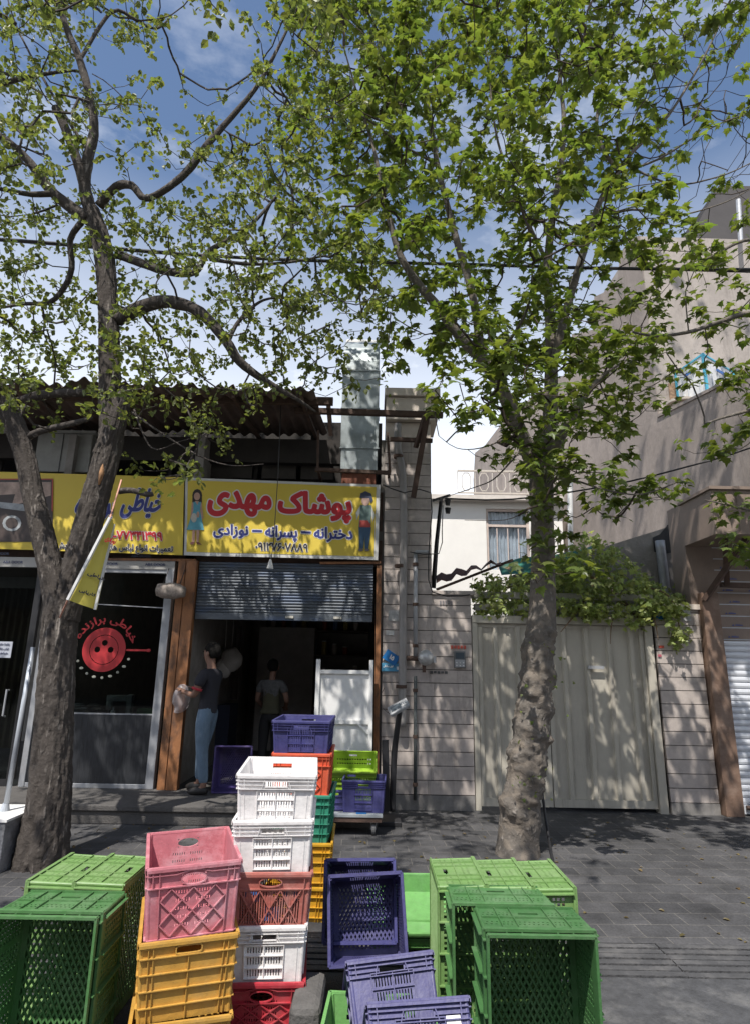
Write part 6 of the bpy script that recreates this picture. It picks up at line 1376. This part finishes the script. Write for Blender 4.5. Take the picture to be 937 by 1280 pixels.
sc_t = thing('platform_scale', 'black platform scale with a bent post and tilted display head by the tiled wall', 'scale', tuple(atz(490, 1020, 0)))
q = at(487, 1016, 7.3)
MB().box(q.x - .16, q.x + .12, 7.15, 7.5, .0, .05).build('platform', m_black, sc_t, bevel=.006)
MB().bar(at(483, 1014, 7.28), at(481, 925, 7.28), .075, .05).build('side_frame', m_black, sc_t)
P_, r_ = smoothpath([(*at(490, 1014, 7.3), .035), (*at(491, 975, 7.3), .035), (*at(493, 935, 7.28), .035), (*at(499, 890, 7.15), .03)], .05); MB().tube(P_, r_, 10).build('post', m_black, sc_t, smooth=True)
h0 = at(498, 884, 7.1); rotm = Matrix.Rotation(R(-28), 3, 'Y') @ Matrix.Rotation(R(35), 3, 'X')
def hb(mb, x0, x1, y0, y1, z0, z1): return mb.hexa([h0 + rotm @ Vector(p) for p in ((x0, y0, z0), (x1, y0, z0), (x1, y1, z0), (x0, y1, z0), (x0, y0, z1), (x1, y0, z1), (x1, y1, z1), (x0, y1, z1))])
hd = hb(MB(), -.12, .12, -.07, .07, -.025, .02).build('display_head', mat('grey_plastic_head', (.3, .31, .32), .5), sc_t, bevel=.012)
hb(MB(), -.09, .03, -.045, .03, .021, .024).build('screen', mat('dark_screen', (.08, .1, .12)), hd)
b = MB()
for i in range(3):
    for j in range(2): hb(b, .045 + i * .022, .06 + i * .022, -.04 + j * .03, -.022 + j * .03, .021, .026)
b.build('keys', m_white, hd)
MB().tube(smoothpath([(*at(488, 893, 7.15), .004), (*at(478, 885, 7.5), .004), (*at(476, 870, 7.8), .004), (*at(480, 860, 7.95), .004)], .05)[0], .004, 5).build('wire', m_black, sc_t)
# dark hose lying from the gate and leaning rod, sack of the pole at the left
ho = MB(); P_, r_ = smoothpath([(*at(676, 985, 6.55), .014), (*at(683, 1035, 6.45), .014), (*atz(690, 1075, .02), .014), (*atz(700, 1110, .015), .014)], .08); tag(ho.tube(P_, r_, 8).build('hose', m_black, smooth=True), 'thin dark hose hanging down beside the knobbly trunk to the pavement', 'hose')
lp = thing('leaning_post', 'pale metal post leaning against the forked tree from a concrete block', 'post', tuple(atz(8, 1060, 0)))
MB().tube([at(7, 1012, 5.75), at(42, 809, 5.75)], .022, 10).build('pole', mat('pale_metal', (.45, .48, .52), .4, .1, metal=.3), lp, smooth=True)
MB().tube([at(5, 1018, 5.75), at(8, 1004, 5.75)], [.05, .025], 12).build('collar', mat('pale_metal', (.4, .4, .4)), lp)
a_ = at(-30, 1018, 5.7); c_ = at(29, 1018, 5.7); MB().box(a_.x, c_.x, 5.45, 6.0, -.02, a_.z).build('block', mat('weathered_block', (.26, .26, .27), .95, .4, 7, 1, 40, dirt=(.05, .05, .05), damt=.8), lp, bevel=.01)
MB().box(a_.x - .01, c_.x + .012, 5.44, 6.01, a_.z + .001, a_.z + .02).build('cap', m_white, lp)
# folded yellow placard tied to the tree
pcd = thing('folded_placard', 'folded yellow placard with a white frame tied to the forked tree', 'placard', tuple(at(118, 700, 5.3)))
A1_, A2_ = at(138, 647, 5.28), at(85, 750, 5.25); B1_, B2_ = at(143, 655, 5.4), at(119, 762, 5.38)
MB().bar(A1_, A2_, .035, .02).build('frame', m_white, pcd)
b = MB(); vs = []
for i in range(9):
    t = i / 8
    for j in range(5):
        s = j / 4; p = (A1_ * (1 - t) + A2_ * t) * (1 - s) + (B1_ * (1 - t) + B2_ * t) * s; vs.append(p + Vector((0, .015 + .02 * math.sin(s * 6 + t * 2), 0)))
b.add(vs, [(i * 5 + j, i * 5 + j + 1, (i + 1) * 5 + j + 1, (i + 1) * 5 + j) for i in range(8) for j in range(4)]); cl_o = b.build('cloth', mat('placard_yellow', (.55, .47, .08), .6, .06), pcd, smooth=True)
MB().bar(B1_, B2_, .022, .012).build('frame', m_bord, pcd)
ex = (B2_ - A2_).normalized(); ey = (A1_ - A2_).normalized()
for (s, k, hgt, w2_, m_) in (('کاریابی', .10, .032, .14, m_tblk), ('خیاطی', .26, .04, .15, m_tblk), ('نوزادی', .60, .06, .09, m_tred)):
    o3 = A2_ + ey * (k * .95) + ex * .055
    lettering(fa(s), w2_ , hgt, lambda u, v, o, o3=o3: tuple(o3 + ex * u + ey * v + Vector((0, -.012 - o, 0))), m_, pcd, bold=.002, cell=.004)
for (p_, q_) in ((A1_, at(152, 600, 5.55)), (A2_, at(75, 772, 5.5))): MB().bar(p_, q_, .012).build('tie', mat('salmon_tape', (.5, .25, .18), .7), pcd)
# crumbled twigs litter
lt = MB(); random.seed(77)
for _ in range(260):
    p = Vector((U(-4, 5), U(4.4, 7.6), .003)); a = rv(); a.z = abs(a.z) * .2; elm_leaf(lt, p, a, Vector((0, 0, 1)), U(.02, .05))
o = lt.build('fallen_leaves', leafmat('dry_leaf', (.20, .16, .07), (.15, .1, .03))); o['kind'] = 'stuff'

# ================================================================== PEOPLE
m_skin = mat('skin', (.22, .125, .09), .55, .06, 20, spec=.3); m_hair = mat('dark_hair', (.010, .009, .008), .8, .3, 60, .8, 120, spec=.15)
def skinmesh(name, joints, edges, m, parent, sub=2, root=0):
    me = bpy.data.meshes.new(name); me.from_pydata([Vector(j[:3]) for j in joints], edges, []); me.materials.append(m)
    o = bpy.data.objects.new(name, me); col.objects.link(o); o.parent = parent
    s = o.modifiers.new('skin', 'SKIN'); s.use_smooth_shade = True; s.branch_smoothing = .5
    for i, j in enumerate(joints):
        v = me.skin_vertices[0].data[i]; v.radius = (j[3], j[4] if len(j) > 4 else j[3]); v.use_root = (i == root)
    d = o.modifiers.new('subdivision', 'SUBSURF'); d.levels = sub; d.render_levels = sub
    dg = bpy.context.evaluated_depsgraph_get(); nm = bpy.data.meshes.new_from_object(o.evaluated_get(dg)); o.modifiers.clear(); o.data = nm
    nm.polygons.foreach_set('use_smooth', [True] * len(nm.polygons)); return o
def person(label, loc, rz, H, pose, shirt, trousers, shoe, sleeve_trim=None, vest=None, headdown=8):
    k = H / 1.75; root = thing('person', label, 'person', loc, (0, 0, rz)); S = lambda t: tuple(q * k for q in t)
    # local frame: facing -Y, x to the figure's left
    J = {'pel': (0, 0, .93, .115, .085), 'wst': (0, .01, 1.08, .105, .08), 'chs': (0, .0, 1.28, .15, .11), 'nck0': (0, .02, 1.44, .075, .065), 'nck': (0, .01, 1.50, .045, .05), 'hd0': (0, -.025, 1.575, .056, .075), 'hd1': (0, -.03, 1.66, .078, .095), 'hd2': (0, -.02, 1.72, .055, .07),
         'shL': (.17, .0, 1.40, .06, .06), 'elL': pose['elL'] + (.043, .043), 'wrL': pose['wrL'] + (.028, .030), 'pmL': pose['pmL'] + (.036, .022),
         'shR': (-.17, .0, 1.40, .06, .06), 'elR': pose['elR'] + (.043, .043), 'wrR': pose['wrR'] + (.028, .030), 'pmR': pose['pmR'] + (.036, .022),
         'hpL': (.09, .0, .88, .09, .09), 'knL': pose['knL'] + (.058, .06), 'anL': pose['anL'] + (.04, .042), 'toL': pose['toL'] + (.038, .03),
         'hpR': (-.09, .0, .88, .09, .09), 'knR': pose['knR'] + (.058, .06), 'anR': pose['anR'] + (.04, .042), 'toR': pose['toR'] + (.038, .03)}
    names = list(J); E = [('pel', 'wst'), ('wst', 'chs'), ('chs', 'nck0'), ('nck0', 'nck'), ('nck', 'hd0'), ('hd0', 'hd1'), ('hd1', 'hd2')]
    for s in 'LR': E += [('chs', 'sh' + s), ('sh' + s, 'el' + s), ('el' + s, 'wr' + s), ('wr' + s, 'pm' + s), ('pel', 'hp' + s), ('hp' + s, 'kn' + s), ('kn' + s, 'an' + s), ('an' + s, 'to' + s)]
    joints = [S(J[n]) for n in names]; edges = [(names.index(a), names.index(c)) for a, c in E]
    for s in 'LR':                                       # fingers: short bent chains rooted in the palm
        w = Vector(J['wr' + s][:3]); p = Vector(J['pm' + s][:3]); d = (p - w).normalized(); side = d.cross(Vector((0, 0, 1))); side = side.normalized() if side.length > .1 else Vector((1, 0, 0)); curl = Vector((0, 0, -1)) if abs(d.z) < .8 else Vector((0, -1, 0))
        for f in range(5):
            off = (f - 1.5) * .019 if f < 4 else -.035; ln = (.035, .042, .04, .03, .028)[f]; st = p + side * off + d * (.0 if f < 4 else -.03); b0 = len(joints)
            pts = [st + d * .02, st + d * (.02 + ln) + curl * .01, st + d * (.02 + ln * 1.5) + curl * .035] if f < 4 else [st + side * -.012, st + side * -.02 + d * .035 + curl * .012]
            for q in pts: joints.append((*(q * k), .0095 * k, .0095 * k))
            edges.append((names.index('pm' + s), b0)); edges += [(b0 + i, b0 + i + 1) for i in range(len(pts) - 1)]
    body = skinmesh('body', joints, edges, m_skin, root)
    # face and ears
    fc = Vector((0, -.115, 1.64)) * k; b = MB(); b.hexa([Vector(q) * k for q in ((-.012, -.105, 1.615), (.012, -.105, 1.615), (.008, -.09, 1.61), (-.008, -.09, 1.61), (-.006, -.115, 1.655), (.006, -.115, 1.655), (.006, -.10, 1.665), (-.006, -.10, 1.665))]); b.build('nose', m_skin, body, world=False, bevel=.003)
    b = MB(); b.ell(Vector((.085, -.01, 1.64)) * k, (.012, .02, .03)); b.ell(Vector((-.085, -.01, 1.64)) * k, (.012, .02, .03)); b.build('ears', m_skin, body, world=False, smooth=True)
    b = MB(); b.ell(Vector((.032, -.108, 1.665)) * k, (.011, .006, .006)); b.ell(Vector((-.032, -.108, 1.665)) * k, (.011, .006, .006)); b.build('eyes', m_hair, body, world=False, smooth=True)
    b = MB(); b.ell(Vector((0, -.103, 1.59)) * k, (.022, .006, .006)); b.build('mouth', mat('lips', (.3, .1, .09), .5), body, world=False, smooth=True)
    b = MB(); b.ell(Vector((0, .010, 1.675)) * k, (.090 * k, .112 * k, .112 * k), 22, 14)
    for q, v in enumerate(b.v): n_ = 1.6 * noise.noise(Vector(v) * 38); b.v[q] = (v[0] * (1 + .06 * n_), v[1] * (1 + .05 * n_) , max(v[2], (1.70 if v[1] < -.045 * k else 1.66 if v[1] < -.0 else 1.585) * k) + .005 * n_)
    b.build('hair', m_hair, root, world=False, smooth=True)
    # clothes
    def grown(nm, lst, lnk, m, g): return skinmesh(nm, [S((*J[n][:3], J[n][3] + g, J[n][4] + g)) if isinstance(n, str) else S(n) for n in lst], lnk, m, root)
    mid = lambda a, c, t, r: tuple(J[a][i] * (1 - t) + J[c][i] * t for i in range(3)) + (r, r)
    grown('shirt', ['wst', 'chs', 'nck0', 'shL', mid('shL', 'elL', .62, .066), 'shR', mid('shR', 'elR', .62, .066), (0, 0, .90, .150, .125)], [(0, 1), (1, 2), (1, 3), (3, 4), (1, 5), (5, 6), (0, 7)], shirt, .034)
    if sleeve_trim:
        for s in 'LR':
            a, c = Vector(mid('sh' + s, 'el' + s, .64, 0)[:3]) * k, Vector(mid('sh' + s, 'el' + s, .74, 0)[:3]) * k; MB().tube([a, c], [.066 * k, .064 * k], 18).build('sleeve_trim', sleeve_trim, root, world=False, smooth=True)
    if vest: grown('vest', ['wst', 'chs', 'nck0', (0, 0, .95, .155, .13), (.12, 0, 1.38, .075, .08), (-.12, 0, 1.38, .075, .08)], [(0, 1), (1, 2), (0, 3), (1, 4), (1, 5)], vest, .045)
    grown('trousers', ['pel', 'hpL', 'knL', mid('knL', 'anL', .93, .058), 'hpR', 'knR', mid('knR', 'anR', .93, .058), (0, .005, 1.06, .125, .10)], [(0, 1), (1, 2), (2, 3), (0, 4), (4, 5), (5, 6), (0, 7)], trousers, .020)
    for s in 'LR':
        a = Vector(J['an' + s][:3]); t = Vector(J['to' + s][:3]); b = MB(); d = (t - a); d.z = 0; d.normalize(); heel = Vector((a.x, a.y, .045)) - d * .045
        P_ = [heel, Vector((a.x, a.y, .055)), Vector((a.x, a.y, .05)) + d * .08, Vector((a.x, a.y, .038)) + d * .15, Vector((a.x, a.y, .033)) + d * .20]; b.tube([q * k for q in P_], [.03 * k, .048 * k, .046 * k, .042 * k, .02 * k], 14)
        for q, v in enumerate(b.v): b.v[q] = (v[0], v[1], max(v[2], .003))
        b.build('shoe', shoe, root, world=False, smooth=True)
    return root
m_tee = mat('black_tee', (.022, .022, .03), .85, .2); m_jean = mat('faded_jeans', (.11, .165, .23), .85, .3, 5, .6, 25, dirt=(.26, .33, .40), dscale=4, damt=.6, stretch=(1, 1, .5)); m_olive = mat('olive_vest', (.075, .07, .04), .85, .15); m_trous = mat('black_trousers', (.02, .02, .022), .8); m_shoe = mat('dark_shoe', (.02, .018, .017), .6); m_stripe = mat('grey_shirt', (.10, .10, .10), .85, .4, 25)
Yp = 7.75; fx_ = X(252, 985, Yp)
Hm = at(252, 806, Yp).z - FLZ
poseA = {'elL': (.21, -.07, 1.13), 'wrL': (.15, -.25, 1.17), 'pmL': (.13, -.32, 1.20), 'elR': (-.21, -.08, 1.13), 'wrR': (-.13, -.26, 1.19), 'pmR': (-.11, -.33, 1.22), 'knL': (.10, .03, .49), 'anL': (.11, .10, .085), 'toL': (.12, -.02, .04), 'knR': (-.10, -.10, .49), 'anR': (-.11, -.11, .085), 'toR': (-.13, -.23, .04)}
m1 = person('man in a black shirt with red sleeve edges and faded jeans, holding a plastic bag', (fx_, Yp, FLZ), R(-108), Hm, poseA, m_tee, m_jean, m_shoe, mat('red_trim', (.45, .03, .05), .7))
poseB = {'elL': (.25, -.02, 1.14), 'wrL': (.20, -.19, 1.02), 'pmL': (.18, -.26, 1.0), 'elR': (-.25, -.02, 1.14), 'wrR': (-.19, -.2, 1.03), 'pmR': (-.17, -.27, 1.01), 'knL': (.10, -.01, .49), 'anL': (.10, .03, .085), 'toL': (.12, -.09, .04), 'knR': (-.10, -.01, .49), 'anR': (-.10, .03, .085), 'toR': (-.12, -.09, .04)}
Yp2 = 9.0; m2 = person('man in an olive vest seen from behind inside the dark shop', (X(338, 900, Yp2), Yp2, FLZ), R(172), at(338, 826, Yp2).z - FLZ, poseB, m_stripe, m_trous, m_shoe, None, m_olive)
# the clear bag held by the first man
rz1 = Matrix.Rotation(R(-108), 3, 'Z'); kk = Hm / 1.75; hp = Vector((fx_, Yp, FLZ)) + rz1 @ (Vector((.0, -.37, 1.19)) * kk)
b = MB(); b.ell(hp + Vector((-.02, 0, -.1)), (.10, .09, .17), 18, 14)
for q, v in enumerate(b.v): n_ = noise.noise(Vector(v) * 12); b.v[q] = (v[0] + .04 * n_, v[1] + .03 * n_, v[2] + .02 * n_)
pb = bpy.data.materials.new('clear_plastic'); pb.use_nodes = True; P_ = pb.node_tree.nodes['Principled BSDF']; P_.inputs['Base Color'].default_value = (.75, .7, .72, 1); P_.inputs['Alpha'].default_value = .38; P_.inputs['Roughness'].default_value = .25
tag(b.build('plastic_bag', pb, smooth=True), 'crumpled clear plastic bag held by the man in jeans', 'bag')
